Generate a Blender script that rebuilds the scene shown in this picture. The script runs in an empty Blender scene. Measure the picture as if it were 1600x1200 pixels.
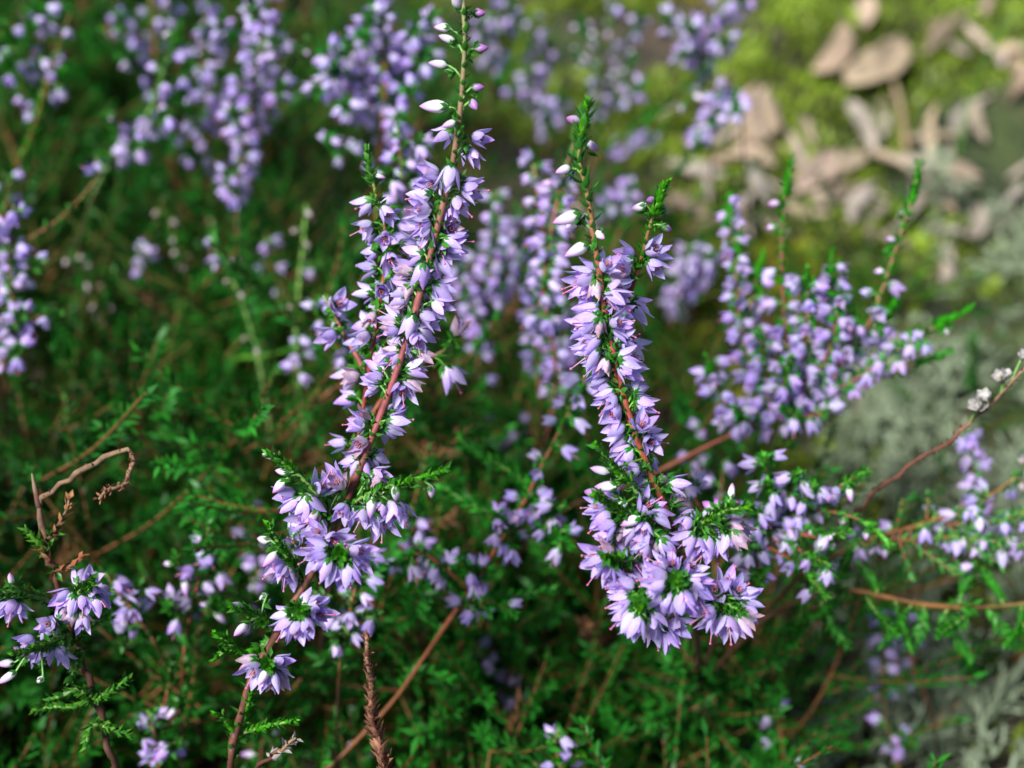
import bpy, math, random
import numpy as np

random.seed(7)
rng = np.random.default_rng(11)
R = math.radians
scene = bpy.context.scene
col = scene.collection

# ------------------------------------------------------------------ camera
CAM_H = 0.255
PITCH = R(45)
HFOV = R(42)
FOCUS = 0.180
cd = bpy.data.cameras.new('camera')
cam = bpy.data.objects.new('camera', cd)
col.objects.link(cam)
cam.location = (0, 0, CAM_H)
cam.rotation_euler = (R(90) - PITCH, 0, 0)
cd.sensor_width = 36
cd.lens = 18 / math.tan(HFOV / 2)
cd.clip_start = 0.01
cd.clip_end = 200
cd.dof.use_dof = True
cd.dof.focus_distance = FOCUS
cd.dof.aperture_fstop = 12.5
scene.camera = cam

# ------------------------------------------------------------------ sky, sun, exposure
w = bpy.data.worlds.new('World')
scene.world = w
w.use_nodes = True
nt = w.node_tree
bg = nt.nodes['Background']
sky = nt.nodes.new('ShaderNodeTexSky')
sky.sky_type = 'NISHITA'
sky.sun_disc = False
SUN_EL, SUN_AZ = R(54), R(234)
sky.sun_elevation = SUN_EL
sky.sun_rotation = SUN_AZ
nt.links.new(sky.outputs[0], bg.inputs['Color'])
bg.inputs['Strength'].default_value = 0.05
sd = bpy.data.lights.new('sun', 'SUN')
sd.energy = 3.6
sd.angle = R(18)
sd.color = (1.0, 0.985, 0.96)
sun = bpy.data.objects.new('sun', sd)
col.objects.link(sun)
sun.rotation_euler = (R(90) - SUN_EL, 0, -SUN_AZ + math.pi)
sun.location = (0.5, 0.5, 2)
vs = scene.view_settings
vs.view_transform = 'Standard'
vs.look = 'None'
vs.gamma = 1
vs.use_curve_mapping = False
vs.exposure = 1.25

# ------------------------------------------------------------------ projection helpers
C0 = np.array([0, 0, CAM_H])
FW = np.array([0, math.cos(PITCH), -math.sin(PITCH)])
UP = np.array([0, math.sin(PITCH), math.cos(PITCH)])
RT = np.array([1.0, 0, 0])
TH = math.tan(HFOV / 2)
PXM = FOCUS * 2 * TH / 1600          # metres per photo pixel at the focus distance


def at(px, py, d):
    return C0 + d * (FW + (px - 800) / 800 * TH * RT + (600 - py) / 800 * TH * UP)


def project(P):
    q = P - C0
    d = q @ FW
    dd = np.maximum(d, 1e-4)
    return 800 + 800 * (q @ RT) / dd / TH, 600 - 800 * (q @ UP) / dd / TH, d


def gz(x, y):
    r = np.exp(-(np.hypot(x, y - 0.3) / 3.0) ** 2)
    return r * (0.006 * np.sin(13 * x + 1) * np.cos(11 * y) + 0.004 * np.sin(31 * x + 17 * y) + 0.0025 * np.sin(57 * y - 43 * x)) \
        + (1 - r) * 0.05 * np.sin(0.7 * x) * np.cos(0.6 * y + 1)


def ground_at(px, py):
    z = 0.0
    for _ in range(6):
        k = FW[2] + (600 - py) / 800 * TH * UP[2]
        d = (z - CAM_H) / k
        p = at(px, py, d)
        z = float(gz(p[0], p[1]))
    return np.array([p[0], p[1], z])


def nrm(v):
    v = np.asarray(v, float)
    return v / (np.linalg.norm(v, axis=-1, keepdims=True) + 1e-12)


def frames(D, roll=None):
    """rotation matrices whose z column is D, rolled about it"""
    D = nrm(D)
    ref = np.where(np.abs(D[:, 2:3]) < 0.93, np.array([[0, 0, 1.0]]), np.array([[0, 1.0, 0]]))
    X = nrm(np.cross(ref, D))
    Y = np.cross(D, X)
    if roll is not None:
        c, s = np.cos(roll)[:, None], np.sin(roll)[:, None]
        X, Y = X * c + Y * s, Y * c - X * s
    return np.stack([X, Y, D], axis=-1)


# ------------------------------------------------------------------ materials
def mat(name, build):
    m = bpy.data.materials.new(name)
    m.use_nodes = True
    t = m.node_tree
    t.nodes.clear()
    out = t.nodes.new('ShaderNodeOutputMaterial')
    build(t, out)
    return m


def node(t, kind, **kw):
    n = t.nodes.new(kind)
    for k, v in kw.items():
        if k.startswith('in_'):
            n.inputs[k[3:].replace('_', ' ')].default_value = v
        else:
            setattr(n, k, v)
    return n


def ramp(t, src, stops):
    r = t.nodes.new('ShaderNodeValToRGB')
    els = r.color_ramp.elements
    while len(els) > 1:
        els.remove(els[-1])
    els[0].position = stops[0][0]
    els[0].color = (*stops[0][1], 1)
    for p, c in stops[1:]:
        e = els.new(p)
        e.color = (*c, 1)
    if src is not None:
        t.links.new(src, r.inputs[0])
    return r


def attr_t(t):
    a = t.nodes.new('ShaderNodeAttribute')
    a.attribute_name = 't'
    return a.outputs['Fac']


def leafy(stops, transl=0.35, rough=0.5, hue=0.02, val=0.25, sat=0.15, noise=0.0, nscale=600, spec=0.3, tint=(1, 1, 1)):
    """pigment gradient along the piece, random tint per object, some light passing through"""
    def b(t, out):
        r = ramp(t, attr_t(t), stops)
        oi = t.nodes.new('ShaderNodeObjectInfo')
        hs = t.nodes.new('ShaderNodeHueSaturation')
        t.links.new(r.outputs[0], hs.inputs['Color'])
        rnd = oi.outputs['Random']

        def rr(mul, lo, hi):
            mm = node(t, 'ShaderNodeMath', operation='MULTIPLY')
            t.links.new(rnd, mm.inputs[0]); mm.inputs[1].default_value = mul
            fr = node(t, 'ShaderNodeMath', operation='FRACT')
            t.links.new(mm.outputs[0], fr.inputs[0])
            mr = t.nodes.new('ShaderNodeMapRange')
            t.links.new(fr.outputs[0], mr.inputs[0])
            mr.inputs[3].default_value = lo; mr.inputs[4].default_value = hi
            return mr.outputs[0]
        t.links.new(rr(1.0, 0.5 - hue, 0.5 + hue), hs.inputs['Hue'])
        t.links.new(rr(17.3, 1 - sat, 1 + sat), hs.inputs['Saturation'])
        vsrc = rr(41.7, 1 - val, 1 + val * 0.6)
        if noise:
            tc = t.nodes.new('ShaderNodeTexCoord')
            nz = node(t, 'ShaderNodeTexNoise'); nz.inputs['Scale'].default_value = nscale
            nz.inputs['Detail'].default_value = 3
            t.links.new(tc.outputs['Object'], nz.inputs['Vector'])
            mr = t.nodes.new('ShaderNodeMapRange')
            t.links.new(nz.outputs[0], mr.inputs[0])
            mr.inputs[1].default_value = 0.3; mr.inputs[2].default_value = 0.7
            mr.inputs[3].default_value = 1 - noise; mr.inputs[4].default_value = 1 + noise
            mu = node(t, 'ShaderNodeMath', operation='MULTIPLY')
            t.links.new(vsrc, mu.inputs[0]); t.links.new(mr.outputs[0], mu.inputs[1])
            vsrc = mu.outputs[0]
        t.links.new(vsrc, hs.inputs['Value'])
        p = t.nodes.new('ShaderNodeBsdfPrincipled')
        p.inputs['Roughness'].default_value = rough
        p.inputs['Specular IOR Level'].default_value = spec
        t.links.new(hs.outputs[0], p.inputs['Base Color'])
        if transl:
            tr = t.nodes.new('ShaderNodeBsdfTranslucent')
            t.links.new(hs.outputs[0], tr.inputs['Color'])
            mx = t.nodes.new('ShaderNodeMixShader')
            mx.inputs[0].default_value = transl
            t.links.new(p.outputs[0], mx.inputs[1]); t.links.new(tr.outputs[0], mx.inputs[2])
            t.links.new(mx.outputs[0], out.inputs[0])
        else:
            t.links.new(p.outputs[0], out.inputs[0])
    return b


M = {}
M['petal'] = mat('heather petal', leafy([(0, (0.82, 0.74, 0.90)), (0.3, (0.72, 0.60, 0.92)), (0.72, (0.62, 0.48, 0.90)), (1, (0.55, 0.38, 0.84))], 0.5, 0.42, 0.022, 0.22, 0.25, 0.12, 1500))
M['bud'] = mat('heather bud', leafy([(0, (0.80, 0.80, 0.72)), (0.35, (0.82, 0.74, 0.84)), (0.7, (0.70, 0.48, 0.78)), (1, (0.50, 0.18, 0.50))], 0.3, 0.4, 0.02, 0.15, 0.3))
M['dark_bud'] = mat('purple bud', leafy([(0, (0.16, 0.26, 0.08)), (0.3, (0.40, 0.22, 0.45)), (0.7, (0.34, 0.12, 0.42)), (1, (0.25, 0.05, 0.25))], 0.2, 0.4, 0.02, 0.15, 0.2))
M['faded'] = mat('faded petal', leafy([(0, (0.66, 0.52, 0.52)), (0.5, (0.62, 0.44, 0.58)), (1, (0.46, 0.26, 0.30))], 0.35, 0.55, 0.02, 0.25, 0.2, 0.2, 1500))
M['style'] = mat('flower style', leafy([(0, (0.55, 0.4, 0.6)), (0.8, (0.55, 0.22, 0.40)), (1, (0.50, 0.12, 0.25))], 0.1, 0.4, 0.0, 0.1, 0.1))
M['anther'] = mat('anther', leafy([(0, (0.34, 0.14, 0.22)), (1, (0.30, 0.10, 0.10))], 0.0, 0.6, 0.0, 0.1, 0.1))
M['leaf'] = mat('heather leaf', leafy([(0, (0.022, 0.13, 0.016)), (1, (0.055, 0.27, 0.028))], 0.28, 0.42, 0.012, 0.25, 0.12, 0.3, 260))
M['tip_leaf'] = mat('fresh heather leaf', leafy([(0, (0.04, 0.21, 0.015)), (1, (0.11, 0.42, 0.035))], 0.28, 0.4, 0.015, 0.2, 0.1, 0.25, 400))
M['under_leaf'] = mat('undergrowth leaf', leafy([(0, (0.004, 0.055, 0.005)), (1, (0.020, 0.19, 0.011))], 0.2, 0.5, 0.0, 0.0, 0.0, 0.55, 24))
M['stem'] = mat('heather stem', leafy([(0, (0.22, 0.26, 0.08)), (0.12, (0.19, 0.11, 0.05)), (0.36, (0.26, 0.05, 0.045)), (0.62, (0.18, 0.062, 0.03)), (0.85, (0.09, 0.035, 0.018)), (1, (0.04, 0.02, 0.014))], 0.0, 0.55, 0.01, 0.15, 0.1, 0.3, 700))
M['twig'] = mat('brown twig', leafy([(0, (0.18, 0.14, 0.045)), (0.3, (0.20, 0.085, 0.03)), (1, (0.06, 0.03, 0.016))], 0.0, 0.65, 0.01, 0.25, 0.1, 0.35, 500))
M['green_stem'] = mat('green stem', leafy([(0, (0.12, 0.28, 0.05)), (0.6, (0.15, 0.22, 0.06)), (1, (0.10, 0.07, 0.03))], 0.0, 0.55, 0.01, 0.15, 0.1, 0.25, 500))
M['dead'] = mat('dead wood', leafy([(0, (0.22, 0.14, 0.09)), (0.3, (0.17, 0.10, 0.065)), (0.42, (0.10, 0.04, 0.025)), (1, (0.05, 0.022, 0.016))], 0.0, 0.8, 0.01, 0.2, 0.1, 0.4, 900))
M['dry_flower'] = mat('dry brown flower', leafy([(0, (0.15, 0.055, 0.025)), (1, (0.38, 0.175, 0.085))], 0.15, 0.8, 0.015, 0.3, 0.1, 0.3, 900))
M['seed'] = mat('silvery seed head', leafy([(0, (0.16, 0.12, 0.09)), (0.3, (0.33, 0.31, 0.29)), (1, (0.46, 0.44, 0.42))], 0.1, 0.6, 0.01, 0.2, 0.1, 0.45, 1500))
M['spent'] = mat('spent pale flower', leafy([(0, (0.36, 0.30, 0.24)), (1, (0.46, 0.38, 0.40))], 0.3, 0.6, 0.02, 0.2, 0.2))
M['dry_leaf'] = mat('dry leaf', leafy([(0, (0.17, 0.12, 0.085)), (0.5, (0.43, 0.35, 0.27)), (1, (0.34, 0.26, 0.19))], 0.15, 0.6, 0.015, 0.4, 0.3, 0.35, 130))
M['moss'] = mat('moss leaf', leafy([(0, (0.11, 0.16, 0.015)), (1, (0.30, 0.43, 0.035))], 0.35, 0.5, 0, 0, 0, 0.7, 45))
M['yellow_moss'] = mat('yellow moss leaf', leafy([(0, (0.30, 0.19, 0.02)), (1, (0.60, 0.56, 0.05))], 0.35, 0.5, 0, 0, 0, 0.4, 40))
M['lichen'] = mat('reindeer lichen', leafy([(0, (0.06, 0.085, 0.035)), (1, (0.32, 0.39, 0.25))], 0.15, 0.85, 0, 0, 0, 0.3, 60))
M['straw'] = mat('dry straw', leafy([(0, (0.36, 0.28, 0.15)), (1, (0.26, 0.17, 0.09))], 0.1, 0.7, 0.015, 0.25, 0.1, 0.2, 300))
M['grass'] = mat('grass blade', leafy([(0, (0.08, 0.22, 0.03)), (1, (0.16, 0.34, 0.05))], 0.35, 0.45, 0.015, 0.25, 0.1, 0.15, 300))
M['black'] = mat('black insect', leafy([(0, (0.012, 0.011, 0.012)), (1, (0.02, 0.018, 0.02))], 0.0, 0.35, 0, 0.1, 0))
M['wing'] = mat('insect wing', leafy([(0, (0.20, 0.19, 0.18)), (1, (0.3, 0.28, 0.27))], 0.5, 0.3, 0, 0.1, 0))


def soil(t, out):
    tc = t.nodes.new('ShaderNodeTexCoord')
    n1 = t.nodes.new('ShaderNodeTexNoise'); n1.inputs['Scale'].default_value = 45; n1.inputs['Detail'].default_value = 8
    n2 = t.nodes.new('ShaderNodeTexNoise'); n2.inputs['Scale'].default_value = 9; n2.inputs['Detail'].default_value = 5
    n3 = t.nodes.new('ShaderNodeTexVoronoi'); n3.inputs['Scale'].default_value = 260
    for n in (n1, n2, n3):
        t.links.new(tc.outputs['Object'], n.inputs['Vector'])
    r1 = ramp(t, n1.outputs[0], [(0.3, (0.010, 0.007, 0.004)), (0.5, (0.030, 0.020, 0.011)), (0.7, (0.085, 0.058, 0.034))])
    r2 = ramp(t, n1.outputs[0], [(0.35, (0.012, 0.022, 0.005)), (0.65, (0.045, 0.065, 0.013))])
    k = ramp(t, n2.outputs[0], [(0.42, (0, 0, 0)), (0.58, (1, 1, 1))])
    mx = t.nodes.new('ShaderNodeMix'); mx.data_type = 'RGBA'
    t.links.new(k.outputs[0], mx.inputs['Factor'])
    t.links.new(r1.outputs[0], mx.inputs['A']); t.links.new(r2.outputs[0], mx.inputs['B'])
    p = t.nodes.new('ShaderNodeBsdfPrincipled'); p.inputs['Roughness'].default_value = 0.95
    t.links.new(mx.outputs['Result'], p.inputs['Base Color'])
    bp = t.nodes.new('ShaderNodeBump'); bp.inputs['Strength'].default_value = 0.8; bp.inputs['Distance'].default_value = 0.004
    ad = node(t, 'ShaderNodeMath', operation='ADD')
    t.links.new(n1.outputs[0], ad.inputs[0]); t.links.new(n3.outputs['Distance'], ad.inputs[1])
    t.links.new(ad.outputs[0], bp.inputs['Height']); t.links.new(bp.outputs[0], p.inputs['Normal'])
    t.links.new(p.outputs[0], out.inputs[0])


M['soil'] = mat('forest soil', soil)

# ------------------------------------------------------------------ mesh building
def tmpl(V, F, T=None, m=0):
    V = np.asarray(V, float); F = np.asarray(F, int)
    T = np.zeros(len(V)) if T is None else np.asarray(T, float)
    return V, F, T, np.full(len(F), m, int)


def join(*ts):
    V, F, T, mm, o = [], [], [], [], 0
    for v, f, t, m in ts:
        if f.shape[1] == 3:
            f = np.concatenate([f, np.full((len(f), 1), -1 - o)], 1)   # tri marker survives the offset
        V.append(v); T.append(t); mm.append(m)
        g = f + o
        g[f == -1 - o] = -1
        g[(f == -1)] = -1
        F.append(g); o += len(v)
    return np.concatenate(V), np.concatenate(F), np.concatenate(T), np.concatenate(mm)


def xform(t, Rm=None, p=(0, 0, 0), s=1.0):
    V = t[0] * s
    if Rm is not None:
        V = V @ np.asarray(Rm).T
    return V + np.asarray(p), t[1], t[2], t[3]


def scatter(t, P, Rm, S, tval=None, tmix=0.0):
    """many copies of a template as one joined piece"""
    V, F, T, m = t
    n, k = len(P), len(V)
    VV = np.einsum('nij,kj->nki', Rm, V) * np.asarray(S)[:, None, None] + P[:, None, :]
    off = (np.arange(n) * k)[:, None, None]
    FF = np.where(F[None] < 0, -1, F[None] + off).reshape(-1, F.shape[1])
    TT = np.tile(T, n).reshape(n, k)
    if tval is not None:
        TT = TT * (1 - tmix) + np.asarray(tval)[:, None] * tmix
    return VV.reshape(-1, 3), FF, TT.reshape(-1), np.tile(m, n)


def mesh(name, t, mats, smooth=True):
    V, F, T, mi = t
    me = bpy.data.meshes.new(name)
    if F.shape[1] == 3:
        tot = np.full(len(F), 3); idx = F.reshape(-1)
    else:
        tri = F[:, 3] < 0
        tot = np.where(tri, 3, 4); idx = F.reshape(-1); idx = idx[idx >= 0]
    st = np.concatenate([[0], np.cumsum(tot)[:-1]])
    me.vertices.add(len(V)); me.vertices.foreach_set('co', V.astype(np.float32).reshape(-1))
    me.loops.add(len(idx)); me.loops.foreach_set('vertex_index', idx.astype(np.int32))
    me.polygons.add(len(F))
    me.polygons.foreach_set('loop_start', st.astype(np.int32))
    me.polygons.foreach_set('loop_total', tot.astype(np.int32))
    for m in mats:
        me.materials.append(M[m])
    me.polygons.foreach_set('material_index', mi.astype(np.int32))
    me.polygons.foreach_set('use_smooth', np.full(len(F), smooth))
    a = me.attributes.new('t', 'FLOAT', 'POINT')
    a.data.foreach_set('value', T.astype(np.float32))
    me.update(calc_edges=True)
    me.validate()
    return me


def link(name, data, parent=None, loc=None):
    o = bpy.data.objects.new(name, data)
    col.objects.link(o)
    if parent is not None:
        o.parent = parent
    if loc is not None:
        o.location = loc
    return o


def tag(o, label, cat, group=None):
    o['label'] = label; o['category'] = cat
    if group:
        o['group'] = group
    return o


def tube(pts, rad, sides=6, T=None, m=0, cap=True):
    pts = np.asarray(pts, float); n = len(pts)
    rad = np.broadcast_to(rad, (n,))
    tan = nrm(np.gradient(pts, axis=0))
    X = np.zeros_like(pts)
    ref = np.array([0.31, 0.93, 0.2])
    x = nrm(np.cross(tan[0], ref))
    for i in range(n):
        x = nrm(x - tan[i] * (x @ tan[i])); X[i] = x
    Y = np.cross(tan, X)
    a = np.arange(sides) / sides * 2 * np.pi
    V = pts[:, None] + rad[:, None, None] * (np.cos(a)[None, :, None] * X[:, None] + np.sin(a)[None, :, None] * Y[:, None])
    V = V.reshape(-1, 3)
    F = []
    for i in range(n - 1):
        for j in range(sides):
            k = (j + 1) % sides
            F.append((i * sides + j, i * sides + k, (i + 1) * sides + k, (i + 1) * sides + j))
    T = np.linspace(0, 1, n) if T is None else np.broadcast_to(T, (n,))
    TT = np.repeat(T, sides)
    if cap:
        V = np.concatenate([V, pts[:1] - tan[:1] * rad[0] * .5, pts[-1:] + tan[-1:] * rad[-1] * .5])
        TT = np.concatenate([TT, [T[0], T[-1]]])
        b = n * sides
        for j in range(sides):
            k = (j + 1) % sides
            F.append((b, k, j, -1)); F.append((b + 1, (n - 1) * sides + j, (n - 1) * sides + k, -1))
    return tmpl(V, F, TT, m)


def curve(ctrl, step=0.0015):
    """Catmull-Rom through the control points, evenly sampled"""
    c = np.asarray(ctrl, float)
    c = np.concatenate([[2 * c[0] - c[1]], c, [2 * c[-1] - c[-2]]])
    out = []
    for i in range(1, len(c) - 2):
        p0, p1, p2, p3 = c[i - 1], c[i], c[i + 1], c[i + 2]
        for u in np.linspace(0, 1, 14, endpoint=False):
            out.append(0.5 * (2 * p1 + (p2 - p0) * u + (2 * p0 - 5 * p1 + 4 * p2 - p3) * u * u + (3 * p1 - p0 - 3 * p2 + p3) * u ** 3))
    out.append(c[-2])
    out = np.array(out)
    s = np.concatenate([[0], np.cumsum(np.linalg.norm(np.diff(out, axis=0), axis=1))])
    n = max(4, int(s[-1] / step) + 1)
    q = np.linspace(0, s[-1], n)
    return np.stack([np.interp(q, s, out[:, k]) for k in range(3)], 1), q


# ------------------------------------------------------------------ templates
mm = 0.001


def petal_t(L, W, a0, a1, a2, n=7, m=4, cup=0.5, r0=0.35 * mm, twist=0.0, mi=0):
    s = np.linspace(0, 1, n)
    ph = np.interp(s, [0, .12, .45, .8, 1], [a0, (a0 + a1) / 2, a1, a1, a2])
    r = r0 + np.concatenate([[0], np.cumsum(np.sin((ph[1:] + ph[:-1]) / 2) * L / (n - 1))])
    z = np.concatenate([[0], np.cumsum(np.cos((ph[1:] + ph[:-1]) / 2) * L / (n - 1))])
    wd = W * np.interp(s, [0, .15, .35, .55, .75, .9, 1], [.45, .72, .96, 1.0, .80, .42, .06])
    u = np.linspace(-1, 1, m + 1)
    V, T = [], []
    for i in range(n):
        for k in u:
            y = wd[i] * k
            inn = cup * wd[i] * k * k
            V.append((r[i] - inn * math.cos(ph[i]), y + twist * s[i] * s[i] * L, z[i] + inn * math.sin(ph[i]) * 0.5))
            T.append(s[i])
    F = [(i * (m + 1) + j, i * (m + 1) + j + 1, (i + 1) * (m + 1) + j + 1, (i + 1) * (m + 1) + j) for i in range(n - 1) for j in range(m)]
    return tmpl(V, F, T, mi)


def rotz(a):
    c, s = math.cos(a), math.sin(a)
    return np.array([[c, -s, 0], [s, c, 0], [0, 0, 1]])


LEAF = tmpl([(0, 0, 0), (-.23, .08, .45), (0, -.10, .5), (.23, .08, .45), (0, .04, 1)],
            [(0, 1, 2), (0, 2, 3), (1, 4, 2), (2, 4, 3)], [0, .5, .5, .5, 1])
LEAF = (LEAF[0], np.concatenate([LEAF[1], np.full((4, 1), -1)], 1), LEAF[2], LEAF[3])
LEAF2 = tmpl([(0, 0, 0), (-.16, .03, .45), (.16, .03, .45), (0, 0, 1)], [(0, 2, 3, 1)], [0, .5, .5, 1])


def bud_t(L, Rr, mi=0):
    n, k = 7, 8
    s = np.linspace(0, 1, n)
    rr = Rr * np.interp(s, [0, .12, .35, .6, .85, 1], [.35, .75, 1, .9, .5, .05])
    V, T = [], []
    for i in range(n):
        for j in range(k):
            a = 2 * math.pi * j / k + 0.5 * s[i]
            q = rr[i] * (1 + 0.13 * math.cos(4 * a))
            V.append((q * math.cos(a), q * math.sin(a), s[i] * L)); T.append(s[i])
    F = [(i * k + j, i * k + (j + 1) % k, (i + 1) * k + (j + 1) % k, (i + 1) * k + j) for i in range(n - 1) for j in range(k)]
    return tmpl(V, F, T, mi)


def bracts(n, L, spread, mi, z0=0.0):
    out = []
    for i in range(n):
        a = 2 * math.pi * i / n + (i % 2) * .4
        d = np.array([[math.cos(a) * math.sin(spread), math.sin(a) * math.sin(spread), math.cos(spread)]])
        t = xform(LEAF, frames(d)[0], (0.25 * mm * math.cos(a), 0.25 * mm * math.sin(a), z0), L)
        out.append((t[0], t[1], t[2] * .6, np.full(len(t[1]), mi)))
    return join(*out)


# near flowers: calyx base with green bracts, corolla, anthers and style; four petals are children
NEAR = []
FADED = []
for v, (a1, a2, st) in enumerate([(R(8), R(12), 0), (R(13), R(18), 1), (R(20), R(29), 1), (R(9), R(24), 0), (R(17), R(17), 0), (R(27), R(40), 1)]):
    core = [bracts(6, 1.7 * mm, R(48), 0, -0.3 * mm), bud_t(1.0 * mm, 0.62 * mm, 0)]
    for k in range(4):
        core.append(xform(petal_t(3.0 * mm, .75 * mm, R(55), a1 * .7, a2 * .75, 5, 2, .5, .3 * mm, mi=1), rotz(math.pi / 4 + k * math.pi / 2)))
    if st:
        bend = 0.5 * mm * (1 if v % 2 else -1)
        core.append(tube([(0, 0, .5 * mm), (bend * .2, 0, 2 * mm), (bend * .6, .1 * mm, 3.6 * mm), (bend, .1 * mm, 4.9 * mm)], 0.10 * mm, 4, m=2))
        core.append(xform(bud_t(.45 * mm, .22 * mm, 2), None, (bend, .1 * mm, 4.75 * mm)))
        core[-1] = (core[-1][0], core[-1][1], core[-1][2] * 0 + 1, core[-1][3])
    for k in range(6):
        a = k * math.pi / 3 + .3
        q = .42 * mm
        core.append(tube([(q * .5 * math.cos(a), q * .5 * math.sin(a), 1 * mm), (q * math.cos(a), q * math.sin(a), 2.5 * mm)], [.08 * mm, .17 * mm], 3, m=3))
    cm = mesh('flower_core', join(*core), ['leaf', 'petal', 'style', 'anther'])
    pms = [mesh('flower_petal', petal_t(4.5 * mm, 0.92 * mm, R(72), a1 + q1, a2 + q2, cup=c, twist=tw), ['petal'])
           for q1, q2, c, tw in ((0, 0, .45, .05), (R(7), R(10), .55, -.08), (R(-6), R(3), .35, .02), (R(3), R(-12), .6, .1))]
    NEAR.append((cm, pms))
    if v in (0, 3):
        fp = [mesh('faded_petal', petal_t(3.9 * mm, .8 * mm, R(72), a1 + q1, a2 + q2, cup=.7, twist=tw), ['faded']) for q1, q2, tw in ((0, 0, .1), (R(6), R(14), -.15), (R(-4), R(-10), .12), (R(2), R(20), 0))]
        FADED.append((cm, fp))
# far flowers: the same flower as one light mesh
FAR = []
for v, (a1, a2) in enumerate([(R(8), R(14)), (R(14), R(24)), (R(22), R(34)), (R(10), R(30))]):
    parts = [bracts(4, 1.6 * mm, R(50), 0, -.2 * mm)]
    for k in range(4):
        parts.append(xform(petal_t(4.2 * mm, .98 * mm, R(68), a1 + R(random.uniform(-6, 6)), a2 + R(random.uniform(-8, 8)), 5, 2, .5, mi=1), rotz(k * math.pi / 2 + random.uniform(-.15, .15))))
    if v % 2:
        parts.append(tube([(0, 0, 1 * mm), (.2 * mm, 0, 4.9 * mm)], .16 * mm, 3, m=2))
    FAR.append(mesh('far_flower', join(*parts), ['leaf', 'petal', 'style']))
BUDS = [mesh('flower_bud', join(bud_t(l * mm, r_ * mm, 1), bracts(5, 1.5 * mm, R(38), 0, -.2 * mm)), ['leaf', 'bud']) for l, r_ in ((4.0, .88), (3.5, .8), (2.4, .68))]
DBUDS = [mesh('purple_bud', join(bud_t(2.6 * mm, .8 * mm, 1), bracts(5, 1.8 * mm, R(30), 0, -.2 * mm)), ['leaf', 'dark_bud'])]
SPENT = [mesh('spent_flower', join(bud_t(2.6 * mm, 1.0 * mm, 1), bracts(4, 1.5 * mm, R(45), 0, -.2 * mm)), ['twig', 'spent'])]
seedparts = [bracts(5, 1.4 * mm, R(60), 0, -.2 * mm)]
for k in range(5):
    seedparts.append(xform(petal_t(2.6 * mm, 1.0 * mm, R(85), R(22), R(-35), 6, 3, .7, mi=1), rotz(k * 1.2566)))
SEED = [mesh('seed_head', join(*seedparts), ['dead', 'seed'])]


def put(name, me, parent, base, P, D, s, roll=None):
    """a part with its z axis along D, at world point P"""
    o = link(name, me, parent)
    Rm = frames(np.asarray(D)[None], np.array([random.uniform(0, 6.28) if roll is None else roll]))[0]
    from mathutils import Matrix
    o.rotation_euler = Matrix(Rm.tolist()).to_euler()
    o.scale = (s, s, s)
    o.location = P - base
    return o


def flower(parent, base, P, D, s=1.0, near=False, v=None):
    if near:
        cm, pms = random.choice(NEAR) if random.random() > .09 else random.choice(FADED)
        f = put('flower', cm, parent, base, P, D, s)
        off = random.randrange(4)
        for k in range(4):
            p = link('petal', pms[(k + off) % 4], f)
            p.rotation_euler = (random.uniform(-.06, .06), random.uniform(-.08, .08), k * math.pi / 2 + random.uniform(-.12, .12))
        return f
    return put('flower', FAR[random.randrange(4)], parent, base, P, D, s)


def leaves_along(P, Tn, pitch, L, spread, out, jitter=.2, start=0, tval=.5, grow=None, LT=None):
    """leaf pairs crossing one another along sampled curve points"""
    s = np.concatenate([[0], np.cumsum(np.linalg.norm(np.diff(P, axis=0), axis=1))])
    q = np.arange(start, s[-1], pitch)
    if len(q) == 0:
        return
    PP = np.stack([np.interp(q, s, P[:, k]) for k in range(3)], 1)
    TT = nrm(np.stack([np.interp(q, s, Tn[:, k]) for k in range(3)], 1))
    F_ = frames(TT)
    for h in (0, math.pi):
        a = (np.arange(len(q)) % 2) * math.pi / 2 + h + rng.normal(0, jitter, len(q))
        rad = F_[:, :, 0] * np.cos(a)[:, None] + F_[:, :, 1] * np.sin(a)[:, None]
        sp = spread + rng.normal(0, .18, len(q))
        D = TT * np.cos(sp)[:, None] + rad * np.sin(sp)[:, None]
        X = nrm(np.cross(rad, TT))
        Y = np.cross(D, X)
        Rm = np.stack([X, -Y, D], -1)
        S = L * rng.uniform(.75, 1.15, len(q))
        if grow is not None:
            S = S * np.interp(q / s[-1], [0, 1], grow)
        out.append(scatter(LEAF if LT is None else LT, PP, Rm, S, rng.uniform(0, 1, len(q)), .5))


def nodes_leaves(P, D, n, L, out):
    """a little tuft at each flower foot"""
    N = len(P)
    if N == 0:
        return
    for k in range(n):
        d = nrm(nrm(D) * .5 + rng.normal(0, .75, (N, 3)) + np.array([0, 0, .25]))
        out.append(scatter(LEAF, P + rng.normal(0, .0003, (N, 3)), frames(d, rng.uniform(0, 6.28, N)), L * rng.uniform(.6, 1.2, N), rng.uniform(0, .8, N), .5))


DOWN = np.array([0, 0, -1.0])


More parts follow.
